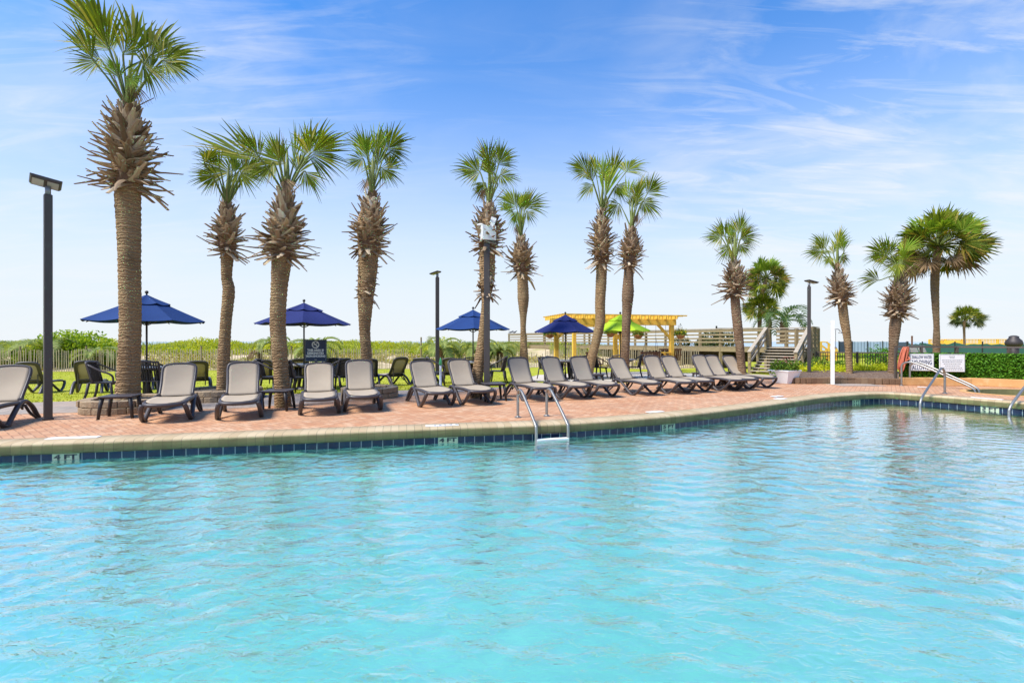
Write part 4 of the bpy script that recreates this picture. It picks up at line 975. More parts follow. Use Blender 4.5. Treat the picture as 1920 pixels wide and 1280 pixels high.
MB().lathe([(.10, 0), (.10, .02), (.035, .04), (.03, .45), (.028, .60)], 12).build('post_body', 'white', rt, True)
MB().lathe([(.038, .60), (.042, .64), (.032, .72), (.012, .80)], 12).build('tip', 'greencap', rt, True)

# ------------------------------------------------------------------ stone rings and curb
def stone_ring(px, py_front, Y, rad, lab, hgt=.25):
    c = Vector(((px-960)/F*Y, Y, 0)); root = thing('stone_planter', c, 0, lab, 'planter', 'stone rings around palms')
    for course in range(2):
        mb = MB(); n = int(2*PI*rad/.27)
        for k in range(n):
            a0 = 2*PI*(k+.5*course)/n; hw_ = 2*PI/n*.485; r1 = rad+R.uniform(-.015, .015)+(.012 if course == 0 else 0); r0 = r1-.2; z0, z1 = course*hgt/2+.002, (course+1)*hgt/2-.006+R.uniform(-.004, .004)
            vs = []
            for z in (z0, z1):
                for a in (a0-hw_, a0, a0+hw_):
                    q = r1+(.012 if a == a0 else 0); vs.append((math.cos(a)*q, math.sin(a)*q, z))
                for a in (a0+hw_, a0, a0-hw_): vs.append((math.cos(a)*r0, math.sin(a)*r0, z))
            mb.add(vs, [(5, 4, 3, 2, 1, 0), (6, 7, 8, 9, 10, 11)]+[(i, (i+1) % 6, 6+(i+1) % 6, 6+i) for i in range(6)])
        mb.build('stone_course_bricks', 'stone', root, bevel=.012)
    MB().lathe([(rad-.12, 0), (rad-.12, hgt*.75), (rad*.5, hgt*.85), (.02, hgt*.9)], 24).build('soil', 'soil', root)
stone_ring(240, 777, 9.5, .74, 'stone block ring around the thickest palm')
stone_ring(414, 754, 11.35, .86, 'stone block ring around the slender palm')
stone_ring(694, 750, 11.75, .66, 'stone block ring around the ragged-collar palm')
root = thing('bed_curb', (10.5, 15.2, 0), 0, 'low brown stone curb edging the mulch bed behind the shower post', 'curb')
cp = [(8.75, 15.95), (8.95, 15.5), (9.35, 15.33), (9.9, 15.42), (10.5, 15.42), (11.1, 15.3), (11.6, 15.08), (12.12, 14.98)]
mb = MB(); pts = catmull([(x, y, 0) for x, y in cp], 3)
for i in range(len(pts)-1):
    a, b_ = pts[i], pts[i+1]; d = (b_-a); m_ = (a+b_)/2
    mb.box((m_.x, m_.y, .10+R.uniform(-.008, .008)), (d.length*.97, .2, .19), math.atan2(d.y, d.x))
mb.build('curb_bricks', 'curb', root, bevel=.014, origin=(10.5, 15.2, 0))

# ------------------------------------------------------------------ lamp posts, shower, signs
def lamp(px, py_base, Y, py_top, w, lab, face, name='lamp_post', tilt=-12, zb=None, toward=False):
    b = at(px, py_base, Y)
    if zb is not None: b.z = zb
    h = at(px, py_top, Y).z-b.z
    root = thing(name, b, 0, lab, 'lamp post', 'dark lamp posts')
    tr = -math.atan2(b.x, b.y)+(.12 if b.x < 0 else .10); w /= math.hypot(1, b.x/b.y)*1.08
    MB().box((0, 0, h/2-.06), (w, w, h-.12), tr).build('pole', 'pole', root, bevel=.012)
    MB().box((0, 0, .02), (w*1.25, w*1.25, .04), tr).build('base_plate', 'pole', root, bevel=.008)
    MB().tube([(0, 0, h-.13), (0, 0, h+.02)], w*.36, 12).build('tenon', 'pole_light', root, True)
    m = Matrix.Rotation(face, 3, 'Z')@Matrix.Rotation(math.radians(tilt), 3, 'X')
    of = .10
    if toward:                                           # head seen from below, long side across the view
        v = Vector((b.x, b.y, 0)).normalized(); r_ = Vector((v.y, -v.x, 0)); t_ = math.radians(24); q = math.radians(9)
        xa = -v*math.cos(t_)+Vector((0, 0, math.sin(t_))); ya = (r_*math.cos(q)-Vector((0, 0, math.sin(q)))).normalized(); za = xa.cross(ya).normalized()
        m = Matrix((za.cross(ya)*-1, ya, za)).transposed(); of = -.03
    hd = MB().box(Vector((0, 0, h+.075))+m@Vector((0, of, 0)), (.27, .42, .05), mat=m, taper=.86).build('lamp_head', 'pole', root, bevel=.012)
    for sg in (-1, 1):
        MB().box(Vector((0, 0, h+.075))+m@Vector((0, of+sg*.095, -.027)), (.17, .145, .010), mat=m).build('lens', 'lens', hd)
    return root
lamp(90, 787, 8.27, 352, .165, 'tall dark lamp post closest to the pool, beside the cut-off lounger', math.radians(150), toward=True)
lamp(820, 703, 18.3, 514, .15, 'dark lamp post standing on the lawn left of the bright blue umbrella', math.radians(60))
lamp(1517, 704, 17.2, 531, .14, 'dark lamp post in the lime planting bed', math.radians(-80))
cam_root = thing('camera_pole', at(913, 752, 11.4), 0, 'dark pole carrying a white camera box in front of the leaning palm', 'lamp post')
b0 = at(913, 752, 11.4); hh_ = at(913, 456, 11.4).z-b0.z
MB().box((0, 0, hh_/2), (.14, .14, hh_)).build('pole', 'pole', cam_root, bevel=.01)
m = Matrix.Rotation(math.radians(-75), 3, 'Z')@Matrix.Rotation(math.radians(-12), 3, 'X')
hd = MB().box(Vector((0.08, 0, hh_+.03)), (.26, .42, .05), mat=m, taper=.86).build('lamp_head', 'pole', cam_root, bevel=.01)
MB().box(Vector((.08, 0, hh_+.03))+m@Vector((0, 0, -.03)), (.18, .30, .012), mat=m).build('lens', 'lens', hd)
MB().box((0.02, -.02, hh_+.22), (.34, .26, .34), math.radians(20)).build('camera_box', 'lid', cam_root, bevel=.012)
MB().box((.14, -.02, hh_+.50), (.13, .10, .20), mat=Matrix.Rotation(.35, 3, 'Y')).build('antenna_panel', 'lid', cam_root, bevel=.01)
MB().lathe([(.0, .40), (.11, .40), (.12, .43), (.08, .46), (.01, .47)], 16, (-.14, .02, hh_)).build('dome_cover', 'lid', cam_root, True)
MB().tube([(-.08, 0, hh_+.02), (-.08, 0, hh_+.1)], .03, 8).build('bracket', 'lid', cam_root)

sb = at(1561, 721, 15.1)
root = thing('shower_post', sb, 0, 'white square shower post at the edge of the brick deck', 'shower')
sh = at(1561, 601, 15.1).z-sb.z
MB().box((0, 0, sh/2), (.105, .105, sh), -.50).build('post', 'white', root, bevel=.008)
MB().tube(catmull([(.06, 0, sh-.28), (.16, -.02, sh-.27), (.22, -.03, sh-.33)], 4), .012, 8).build('shower_arm', 'steel', root, True)
MB().lathe([(.012, .05), (.03, .03), (.055, 0), (.05, -.012)], 12, (.225, -.03, sh-.385)).build('shower_head', 'steel', root, True)
MB().tube([(.075, -.03, sh-.3), (.078, -.03, sh-.85)], .009, 6).build('pipe', 'steel', root)
MB().lathe([(.03, -.02), (.03, .02)], 10, (.085, -.03, sh-.85)).build('valve', 'steel', root)
MB().tube(catmull([(.07, 0, .32), (.20, -.05, .30), (.30, -.08, .22)], 3), .012, 6).build('foot_tap', 'steel', root)
kind(MB().box((sb.x+.55, sb.y-.22, .006), (1.3, .8, .010)).build('grey_deck_patch', 'paver'), 'structure')  # thin grey patch on the bricks beside the post

def board(name, cpx, cpy, Y, wpx, hpx, mat, lab, lines, ink, rz=0.0, border=None, post=None, bold=.009):
    c = at(cpx, cpy, Y); sc_ = Y/F; w, h = wpx*sc_, hpx*sc_
    root = thing(name, c, rz, lab, 'sign')
    MB().box((0, 0, 0), (w, .02, h)).build('panel', mat, root, bevel=.004)
    mb = MB()
    for body, size, yy, fw in lines: text_mesh(mb, body, size*h, lambda x, y, yy=yy: (x, -.0135, yy*h+y), bold*h, fit=fw*w)
    if lines: mb.build('lettering', ink, root)
    if border:
        b = MB(); q = .955; tt = .009*w*1.2
        for (x0, z0, x1, z1) in ((-1, 1, 1, 1), (-1, -1, 1, -1)): b.box((0, -.0125, z0*h/2*q), (w*q, .004, tt))
        for sg in (-1, 1): b.box((sg*w/2*q, -.0125, 0), (tt, .004, h*q-tt))
        b.build('border', border, root)
    return root, w, h
ns, w, h = board('no_smoking_sign', 592, 657, 14.6, 41, 41, 'navy', 'navy square no-smoking sign with white lettering behind the loungers',
    [('THIS AREA IS', .135, -.03, .76), ('DESIGNATED', .135, -.165, .76), ('NON-SMOKING', .135, -.30, .88)], 'sign_white', border='lens')
g = MB()
for k in range(32):                                       # ring and bar
    a0, a1 = 2*PI*k/32, 2*PI*(k+1)/32; r0, r1 = h*.125, h*.172
    g.add([(math.cos(a0)*r0, -.0135, h*.27+math.sin(a0)*r0), (math.cos(a0)*r1, -.0135, h*.27+math.sin(a0)*r1), (math.cos(a1)*r1, -.0135, h*.27+math.sin(a1)*r1), (math.cos(a1)*r0, -.0135, h*.27+math.sin(a1)*r0)], [(0, 1, 2, 3)])
q = h*.105; g.add([(-q-.012, -.0142, h*.27+q-.012), (-q+.012, -.0142, h*.27+q+.012), (q+.012, -.0142, h*.27-q+.012), (q-.012, -.0142, h*.27-q-.012)], [(0, 1, 2, 3)])
g.add([(-h*.10, -.0138, h*.255), (h*.03, -.0138, h*.255), (h*.03, -.0138, h*.28), (-h*.10, -.0138, h*.28)], [(0, 1, 2, 3)])
for k in range(3): g.add([(h*(.02+.025*k), -.0138, h*.30), (h*(.035+.025*k), -.0138, h*.30), (h*(.05+.025*k), -.0138, h*.35), (h*(.035+.025*k), -.0138, h*.36)], [(0, 1, 2, 3)])
g.build('pictogram', 'sign_white', ns)
g = MB(); g.add([(-.05, -.0135, -h*.40), (.05, -.0135, -h*.40), (.03, -.0135, -h*.425), (-.03, -.0135, -h*.425)], [(0, 1, 2, 3)]); g.add([(-.015, -.0135, -h*.43), (.015, -.0135, -h*.43), (0, -.0135, -h*.455)], [(0, 2, 1)])
g.build('emblem', 'lens', ns)
MB().box((0, .035, -h*.5-.30), (.07, .05, h+.95)).build('post', 'pole', ns)

# ------------------------------------------------------------------ right side: wall, ivy screen, rail
def run_wall(pts, z0, z1, th, mat, name, lab, cat):
    root = thing(name, (pts[0][0], pts[0][1], 0), 0, lab, cat); o = (pts[0][0], pts[0][1], 0)
    mb = MB()
    for i in range(len(pts)-1): mb.beam((*pts[i], (z0+z1)/2), (*pts[i+1], (z0+z1)/2), th, z1-z0)
    mb.build('wall_body', mat, root, bevel=.015, origin=o); return root, o
W1 = [(12.12, 14.92), (13.9, 14.62)]; W2 = [(13.9, 15.0), (15.6, 13.35)]
run_wall(W1, 0, .235, .3, 'stucco', 'low_wall', 'low orange stucco wall under the shallow-water sign', 'wall')
run_wall(W2, 0, .24, .3, 'stucco', 'low_wall', 'low orange stucco wall set back behind the spa', 'wall')
ivp = [(12.2, 15.12), (13.95, 14.95), (15.75, 13.35)]
for k in range(2):
    a, b_ = Vector((*ivp[k], 0)), Vector((*ivp[k+1], 0)); d = (b_-a).normalized(); n = Vector((d.y, -d.x, 0))
    root = thing('ivy_screen', a, 0, ['ivy screen panel behind the two white pool signs', 'ivy screen panel right of the white rules sign'][k], 'hedge', 'ivy panels on the pool fence')
    L = (b_-a).length; mb = MB()
    for _ in range(int(5200*L/2)):
        p = a+d*R.uniform(0, L)+n*(.05+abs(R.gauss(0, .035)))+Vector((0, 0, R.uniform(.16, .99)))
        mb.leaf(p, R.uniform(.045, .085), R.uniform(.03, .06), up=.1)
    mb.build('ivy_foliage', 'ivy', root, origin=a)
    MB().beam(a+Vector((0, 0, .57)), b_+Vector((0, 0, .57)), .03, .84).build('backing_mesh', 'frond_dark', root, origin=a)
root = thing('pool_fence_rail', (12.2, 15.2, 0), 0, 'brown metal fence rail running above the ivy screens', 'railing'); o = Vector((12.2, 15.2, 0))
rp = [Vector((12.15, 15.2, 1.18)), Vector((13.95, 15.05, 1.18)), Vector((15.85, 13.4, 1.17))]
MB().beam(rp[0], rp[1], .06, .05).beam(rp[1], rp[2], .06, .05).build('top_rail', 'rail_brown', root, origin=o)
MB().beam(rp[0]-Vector((0, 0, .19)), rp[1]-Vector((0, 0, .19)), .04, .03).beam(rp[1]-Vector((0, 0, .19)), rp[2]-Vector((0, 0, .19)), .04, .03).build('lower_rail', 'rail_brown', root, origin=o)
for q in (rp[0], rp[0].lerp(rp[1], .42), rp[1], rp[1].lerp(rp[2], .45), rp[2]):
    MB().box((q.x, q.y, .58), (.06, .06, 1.16)).build('post', 'rail_brown', root, origin=o)
dsn = math.atan2(ivp[1][1]-ivp[0][1], ivp[1][0]-ivp[0][0])
board('no_diving_sign', 1728, 679, 14.88, 42, 32, 'sign_white', 'white sign reading shallow water, no diving allowed, on the ivy screen', [('SHALLOW WATER', .24, .22, .82), ('NO DIVING', .36, -.12, .82), ('ALLOWED', .36, -.43, .80)], 'navy', dsn, 'lens', bold=.005)
rs_, w, h = board('pool_rules_sign', 1785, 680.5, 14.70, 44, 33, 'sign_white', 'white sign with small faint lines of rules on the ivy screen', [], 'ink', dsn, 'lens')
g = MB()
for li, (yy, ww) in enumerate([(.36, .26), (.29, .18), (.15, .80), (.05, .78), (-.06, .68), (-.17, .58), (-.28, .76), (-.38, .84)]):
    x = -ww*w/2
    while x < ww*w/2-.01:
        l = R.uniform(.018, .05); l = min(l, ww*w/2-x); z = yy*h
        g.add([(x, -.0135, z), (x+l, -.0135, z), (x+l, -.0135, z+h*.028), (x, -.0135, z+h*.028)], [(0, 1, 2, 3)]); x += l+.014
g.build('small_print_lettering', 'pole_light', rs_)
root = thing('garden_hose', at(1694, 652, 15.0), 0, 'orange garden hose hung in long loops on the fence end post', 'hose'); mb = MB()
for k in range(9):
    ww, ll, ox = R.uniform(.03, .075), R.uniform(.60, .82), R.uniform(-.05, .03); slant = -.17+R.uniform(-.05, .04)
    mb.tube([(ox+ww*math.sin(a)+slant*(1-math.cos(a))/2, -.07-.012*k+R.uniform(-.004, .004), -ll*(1-math.cos(a))/2+.02) for a in [2*PI*q/26 for q in range(27)]], .021, 7)
mb.tube(catmull([(-.02, -.08, -.2), (.03, -.2, -.33), (-.06, -.2, -.38), (-.02, -.12, -.5)], 4), .021, 7)
mb.build('hose_rope', 'hose', root, True)
root = thing('kettle_grill_chimney', at(1901, 690, 16.2), 0, 'dark flared metal vent hood on a post behind the fence rail', 'vent')
hb = at(1901, 660, 16.2).z-at(1901, 690, 16.2).z
root.name = 'vent_hood'
MB().lathe([(.13, 0), (.13, hb+.20), (.10, hb+.22)], 18).build('duct', 'vent', root, True)
MB().lathe([(.14, hb+.16), (.215, hb+.24), (.23, hb+.30), (.20, hb+.40), (.13, hb+.47), (.125, hb+.53), (.06, hb+.56), (.01, hb+.565)], 22).build('hood', 'vent', root, True)
root = thing('folded_lounger', at(1724, 664, 15.9), .1, 'pale grey slatted lounger propped up behind the fence rail', 'sun lounger')
for sg in (-1, 1):
    mb = MB()
    for k in range(5): mb.box((sg*.145, .02*k, .02+.052*k), (.24, .015, .045))
    mb.build('slat_panel', 'concrete', root)
MB().beam((-.28, .02, 0), (-.31, .1, .28), .03, .03).beam((.28, .02, 0), (.25, .1, .28), .03, .03).beam((-.31, .1, .29), (.25, .1, .29), .03, .03).build('frame', 'pole_light', root)

# metal handrails
def rail(name, label, paths, r=.024, feet=(), steps=()):
    b = Vector(paths[0][0]); root = thing(name, (b.x, b.y, 0), 0, label, 'handrail'); o = (b.x, b.y, 0)
    for p in paths: MB().tube(p, r, 12).build('rail', 'steel', root, True, origin=o)
    for f in feet: MB().lathe([(.06, 0), (.06, .012), (.035, .022), (.028, .03)], 16, (f[0]-b.x, f[1]-b.y, .001)).build('flange', 'steel', root)
    for s in steps: MB().beam(s[0], s[1], .09, .035).build('step', 'white', root, bevel=.008, origin=o)
    return root
def arc_path(foot, pool_pt, top, down, lean=.16):
    f, p = Vector(foot), Vector(pool_pt)
    d = Vector((p.x-f.x, p.y-f.y, 0))
    pts = [f, f+Vector((0, 0, top*.5)), f+Vector((0, 0, top*.80))]+[f+d*x+Vector((0, 0, top*z)) for x, z in ((.02, .90), (.07, .97), (.14, 1.0), (.22, .965), (.30, .885))]
    pts += [f+d*.60+Vector((0, 0, top*.52)), f+d*.86+Vector((0, 0, top*.18)), f+d*.96+Vector((0, 0, top*.03)), Vector((p.x, p.y, -.10)), Vector((p.x, p.y, down))]
    return catmull(pts, 5)
f1, f2 = on_deck(971, 782.5), on_deck(1025, 780); dv = Vector((.28, -.92, 0))
p1, p2 = f1+dv, f2+dv
rail('pool_ladder', 'stainless steel pool ladder with two curved rails below the loungers', [arc_path(f1, p1, .50, -1.0), arc_path(f2, p2, .50, -1.0)], .025, (f1, f2),
     [(p1+Vector((0, 0, z)), p2+Vector((0, 0, z))) for z in (WZ+.015, WZ-.28, WZ-.56)])
a, b_ = on_deck(1690.3, 722.8), on_deck(1706, 722)
def slope_path(f, top, end, endz):
    f, e = Vector(f), Vector((*end, endz)); d = Vector((e.x-f.x, e.y-f.y, 0))
    pts = [f, f+Vector((0, 0, top*.6)), f+Vector((0, 0, top*.82))]+[f+d*x+Vector((0, 0, top*z)) for x, z in ((.02, .92), (.07, .99), (.14, 1.0), (.22, .95), (.30, .87))]+[f+d*.65+Vector((0, 0, top*.47)), f+d*.95+Vector((0, 0, top*.10)), e]
    return catmull(pts, 5)
rail('spa_handrail', 'pair of steel rails sloping down into the spa in front of the no-diving sign', [slope_path(a, .72, (12.75, 13.2), -.1), slope_path(b_, .70, (13.0, 13.35), -.1)], .026, (a, b_))
f3 = on_deck(1771.5, 737.5); pp3 = Vector((9.82, 11.55, 0))
def bent_path(f, p, top, down):
    f, p = Vector(f), Vector(p); d = Vector((p.x-f.x, p.y-f.y, 0))
    pts = [f, f+Vector((0, 0, top*.6)), f+d*.02+Vector((0, 0, top*.84)), f+d*.07+Vector((0, 0, top*.96)), f+d*.14+Vector((0, 0, top*1.0)), f+d*.22+Vector((0, 0, top*.93)), f+d*.55+Vector((0, 0, top*.50)), f+d*.90+Vector((0, 0, top*.04)), f+d*.98+Vector((0, 0, -.10)), Vector((p.x, p.y, -.2)), Vector((p.x, p.y, down))]
    return catmull(pts, 5)
rail('pool_handrail', 'single steel handrail bending into the pool in front of the rules sign', [bent_path(f3, pp3, .66, -.6)], .026, (f3,))
f4 = Vector((12.55, 11.1, 0)); pp4 = Vector((10.82, 10.45, 0))
rail('pool_handrail', 'single steel handrail cut off by the frame edge near the spa', [bent_path(f4, pp4, .98, -.6)], .026, (f4,))

# depth markers and deck plates
def edge_frame(px):                       # nearest edge sample to a photo column
    best = min(range(2, len(edge)-2), key=lambda i: abs(960+F*edge[i][0]/max(.5, edge[i][1])-px) + (0 if edge[i][1] > 5 else 1e4))
    i = best; j = i+1 if 960+F*edge[i+1][0]/edge[i+1][1] > px or 960+F*edge[i][0]/edge[i][1] > px else i
    a, b_ = Vector((*edge[i-1], 0)), Vector((*edge[i+1], 0)); d = (b_-a).normalized()
    # slide along the tangent to hit the column
    p = Vector((*edge[i], 0)); k = (px-960)/F
    den = d.x-k*d.y; s_ = (k*p.y-p.x)/den if abs(den) > 1e-4 else 0
    return p+d*max(-.4, min(.4, s_)), d
for px, body, lab in [(124, '4 FT', 'pale tile reading four feet, left of the low side table'), (840, '4 FT', 'pale tile reading four feet, left of the pool ladder'), (1253, '5 FT', 'pale tile reading five feet, right of the pool ladder'),
                      (1484, '5 FT', 'narrow pale depth tile where the pool edge starts to bend'), (1605, '3 FT', 'pale tile reading three feet below the shower post'), (1856, '3 FT', 'pale depth tile right of the bent pool handrail')]:
    p, d = edge_frame(px); n = Vector((d.y, -d.x, 0)); ang = math.atan2(d.y, d.x)
    root = thing('depth_marker', (p.x, p.y, WZ), ang, lab, 'depth marker', 'depth tiles on the pool edge')
    for q in (-1, 1): MB().box((q*.0785, -.004, .045), (.152, .012, .116)).build('tile', 'tilecream', root)
    mb = MB(); text_mesh(mb, body, .135, lambda x, y: (x*1.05, -.0115, .0+.009+y*.62), .007); mb.build('lettering', 'ink', root)
for px, py, w, dd, lab in [(138, 820, .62, .13, 'white marker plate in the bricks above the left depth tile'), (829, 797, .52, .12, 'white marker plate in the bricks above the middle depth tile'), (1228, 771.5, .36, .13, 'white marker plate in the bricks above the five-foot tile'),
                       (1457, 742.5, .36, .16, 'rear white marker plate beside the pool bend'), (1463, 747, .32, .18, 'front white marker plate beside the pool bend'), (1850, 746.5, .55, .13, 'white marker plate on the coping before the spa'), (1731, 725.5, .25, .13, 'small white plate between the spa rails and the pool handrail')]:
    p = on_deck(px, py, .018); q, d = edge_frame(px); ang = math.atan2(d.y, d.x)
    root = thing('deck_plate', p, ang, lab, 'plate', 'white plates set in the deck')
    MB().box((0, 0, 0), (w, dd, .008)).build('plate', 'plate', root, bevel=.002)
    if px in (829, 138):
        mb = MB()
        for k in range(5): mb.box((-.12+.085*k+R.uniform(-.01, .01), 0, .0055), (R.uniform(.02, .045), .05, .002))
        if px == 829: mb.build('worn_lettering', 'pole_light', root)

# ------------------------------------------------------------------ white planter
pb = at(1471, 717.5, 15.6); pb.z = 0.0
root = thing('planter_box', pb, math.radians(28), 'white tapered square planter full of green plants beside the staircase', 'planter')
mb = MB()
prof = [(.215, 0), (.225, .04), (.30, .36), (.315, .365), (.315, .41), (.285, .41), (.28, .36)]
for i, (r, z) in enumerate(prof):
    for sx, sy in ((-1, -1), (1, -1), (1, 1), (-1, 1)): mb.v.append((sx*r, sy*r, z))
for i in range(len(prof)-1):
    for k in range(4): mb.f.append((i*4+k, i*4+(k+1) % 4, i*4+4+(k+1) % 4, i*4+4+k))
mb.f.append((0, 3, 2, 1)); mb.f.append(tuple(len(mb.v)-4+k for k in range(4)))
mb.build('box', 'planter_white', root, bevel=.01); root.scale = (1.12, 1.12, 1.05)
mb = MB(); fm = MB()
for _ in range(900):
    a = R.uniform(0, 2*PI); q = R.random()**.5*.36; hz = .42+abs(R.gauss(0, .12))*(1.2-q)
    mb.leaf((math.cos(a)*q, math.sin(a)*q, hz), R.uniform(.05, .11), R.uniform(.03, .06))
for _ in range(24):
    a = R.uniform(PI*.6, PI*1.0); mb.leaf((math.cos(a)*.40, math.sin(a)*.40, R.uniform(.18, .45)), .08, .05)
for _ in range(70): a = R.uniform(0, 2*PI); q = R.uniform(0, .3); fm.leaf((math.cos(a)*q, math.sin(a)*q, R.uniform(.55, .82)), .04, .035)
po = mb.build('plant_foliage', 'pot_leaf', root); fm.build('flower_foliage', 'flower_pink', root)

# ------------------------------------------------------------------ sand fences
def sand_fence(pts, h, step, lab, hj=.05, posts=(), lean=.03, wid=.04):
    o = Vector((*pts[0], 0)); root = thing('picket_fence', o, 0, lab, 'fence', 'sand fences'); mb = MB(); wr = MB()
    for i in range(len(pts)-1):
        a, b_ = Vector((*pts[i], 0)), Vector((*pts[i+1], 0)); L = (b_-a).length; n = int(L/step)
        for k in range(n):
            p = a.lerp(b_, (k+R.uniform(.3, .7))/n); z = ground(p.x, p.y)
            hh = h*(1+R.uniform(-hj, hj)); dx = R.uniform(-lean, lean)
            q = Vector((p.x, p.y, z)); mb.beam(q-Vector((0, 0, .06)), q+Vector((dx, R.uniform(-lean, lean), hh)), wid*R.uniform(.75, 1.1), .012, up=(0, 1, 0))
        for fz in (.2, .5, .82):
            P = [a.lerp(b_, k/8) for k in range(9)]
            wr.tube([Vector((q.x, q.y+.012, ground(q.x, q.y)+h*fz)) for q in P], .006, 4)
    mb.build('slats', 'picket', root, origin=o); wr.build('wire', 'pole_light', root, origin=o)
    for x, y, hp_ in posts:
        z = ground(x, y); MB().tube([(x, y+.05, z-.1), (x, y+.05, z+hp_)], .05, 8).build('post', 'grey_wood', root, origin=o)
    return root
fy = lambda x: (x, fence_y(x))
sand_fence([fy(-29), fy(-20), fy(-12), fy(-6)], 1.16, .115, 'weathered picket sand fence along the lawn behind the lawn loungers', posts=[(*fy(x), 1.35) for x in (-25.5, -22.5, -17, -12.4, -8.4)])
sand_fence([fy(-5.9), fy(-2), fy(1.9)], .78, .115, 'half-buried sand fence section below the feather palms', hj=.22, posts=[(-5.6, fence_y(-5.6)+1.5, 1.75), (-2.0, fence_y(-2), 1.0)], lean=.10)
sand_fence([fy(2.0), fy(5), fy(9.6)], 1.05, .105, 'picket sand fence in front of the boardwalk, behind the pergola', posts=[(*fy(x), 1.1) for x in (3.6, 6.6, 8.6)], wid=.046)

# ------------------------------------------------------------------ boardwalk and staircase
A0 = Vector((11.9, 22.4, 0)); DW = Vector((-.575, .818, 0)); NW = Vector((.818, .575, 0)); LW = 21.2; FZ = 1.09; RT = 1.99
root = thing('boardwalk', A0, 0, 'raised weathered wooden boardwalk with slatted rails leading to the beach', 'boardwalk'); o = A0
fl = MB()
for k in range(int(LW/.15)):
    c = A0+DW*(.075+.15*k)+NW*.9; fl.box((c.x, c.y, FZ-.02), (.143, 1.85, .04), math.atan2(DW.y, DW.x))
fl.build('deck_planks', 'grey_wood', root, origin=o)
for sgn, nm in ((0, 0), (1, 1)):
    q = NW*(0 if sgn == 0 else 1.8)
    MB().beam(A0+q+Vector((0, 0, FZ-.15)), A0+q+DW*LW+Vector((0, 0, FZ-.15)), .045, .20).build('fascia', 'grey_wood', root, origin=o)
    MB().beam(A0+q+Vector((0, 0, RT)), A0+q+DW*LW+Vector((0, 0, RT)), .15 if sgn == 0 else .06, .04).build('cap_rail', 'grey_wood_top', root, origin=o)
    for z, hh in ((RT-.10, .13), (RT-.30, .085), (RT-.49, .085), (RT-.67, .085)) if sgn == 0 else ():
        MB().beam(A0+q-NW*.03+Vector((0, 0, z)), A0+q-NW*.03+DW*LW+Vector((0, 0, z)), .035, hh).build('rail_board', 'grey_wood', root, origin=o)
    n = 9
    for k in range(n+1):
        p = A0+q+DW*(LW*k/n)+NW*.05; MB().box((p.x, p.y, (RT-.02-.3)/2), (.13, .13, RT-.02+.3)).build('post', 'grey_wood', root, origin=o)
for k in range(10):
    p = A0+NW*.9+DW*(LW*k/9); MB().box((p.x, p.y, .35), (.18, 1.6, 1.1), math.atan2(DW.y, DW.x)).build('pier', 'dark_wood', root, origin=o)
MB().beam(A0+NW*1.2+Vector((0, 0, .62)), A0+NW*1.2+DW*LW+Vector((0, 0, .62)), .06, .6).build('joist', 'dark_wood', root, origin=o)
DS = Vector((-.66, -.75, 0)).normalized(); WS = Vector((.75, -.66, 0)).normalized(); SW = 1.65
root = thing('staircase', A0, 0, 'weathered wooden staircase with plank treads climbing to the boardwalk', 'stairs')
nT = 9; run = 2.75
for k in range(nT):
    c = A0+DS*(run*(k+.5)/nT)+WS*SW/2; MB().box((c.x, c.y, FZ-(FZ-.02)*(k+.3)/nT), (SW, .29, .042), math.atan2(WS.y, WS.x)).build('tread', 'grey_wood_top', root, bevel=.006, origin=o)
for q in (0.03, .5, .97):
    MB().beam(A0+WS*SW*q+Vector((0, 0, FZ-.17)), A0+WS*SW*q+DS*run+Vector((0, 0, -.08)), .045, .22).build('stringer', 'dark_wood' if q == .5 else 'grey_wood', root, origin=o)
for q in (-.04, SW+.04):
    a = A0+WS*q; b_ = a+DS*(run*1.0)
    MB().beam(a+Vector((0, 0, RT)), b_+Vector((0, 0, .90)), .15, .05).build('handrail', 'grey_wood_top', root, bevel=.006, origin=o)
    for dz in (.26, .50): MB().beam(a+Vector((0, 0, RT-dz)), b_+Vector((0, 0, .90-dz)), .04, .10).build('rail_board', 'grey_wood_top', root, origin=o)
    for u in (.02, .5, .97):
        p = a.lerp(b_, u); zt = RT-(RT-.90)*u-.03; MB().box((p.x, p.y, zt/2-.05), (.11, .11, zt+.1), math.atan2(WS.y, WS.x)).build('post', 'grey_wood', root, origin=o)
root = thing('stair_landing', A0, 0, 'square wooden landing with slatted rails at the head of the staircase', 'landing')
c4 = [A0, A0+WS*(SW+.1), A0+WS*(SW+.1)-DS*1.75, A0-DS*1.75]
for k in range(12):
    c = A0-DS*(.075+.146*k)+WS*(SW/2+.05); MB().box((c.x, c.y, FZ-.018), (SW+.1, .14, .04), math.atan2(WS.y, WS.x)).build('deck_plank', 'grey_wood', root, origin=o)
for a, b_ in ((c4[1], c4[2]), (c4[2], c4[3])):
    MB().beam(a+Vector((0, 0, RT+.012)), b_+Vector((0, 0, RT+.012)), .15, .04).build('cap_rail', 'grey_wood_top', root, origin=o)
    for z, hh in ((RT-.13, .16), (RT-.36, .10), (RT-.54, .10), (RT-.71, .10)):
        MB().beam(a+Vector((0, 0, z)), b_+Vector((0, 0, z)), .035, hh).build('rail_board', 'grey_wood', root, origin=o)
    MB().beam(a+Vector((0, 0, FZ-.16)), b_+Vector((0, 0, FZ-.16)), .05, .22).build('fascia', 'grey_wood', root, origin=o)
for p in (c4[1], c4[1].lerp(c4[2], .5), c4[2], c4[2].lerp(c4[3], .5)): MB().box((p.x, p.y, (RT-.3)/2), (.13, .13, RT+.25)).build('post', 'grey_wood', root, origin=o)
MB().box((c4[0].x+1.2, c4[0].y+.2, .35), (1.4, .9, 1.1), math.atan2(WS.y, WS.x)).build('crib_post', 'dark_wood', root, origin=o)
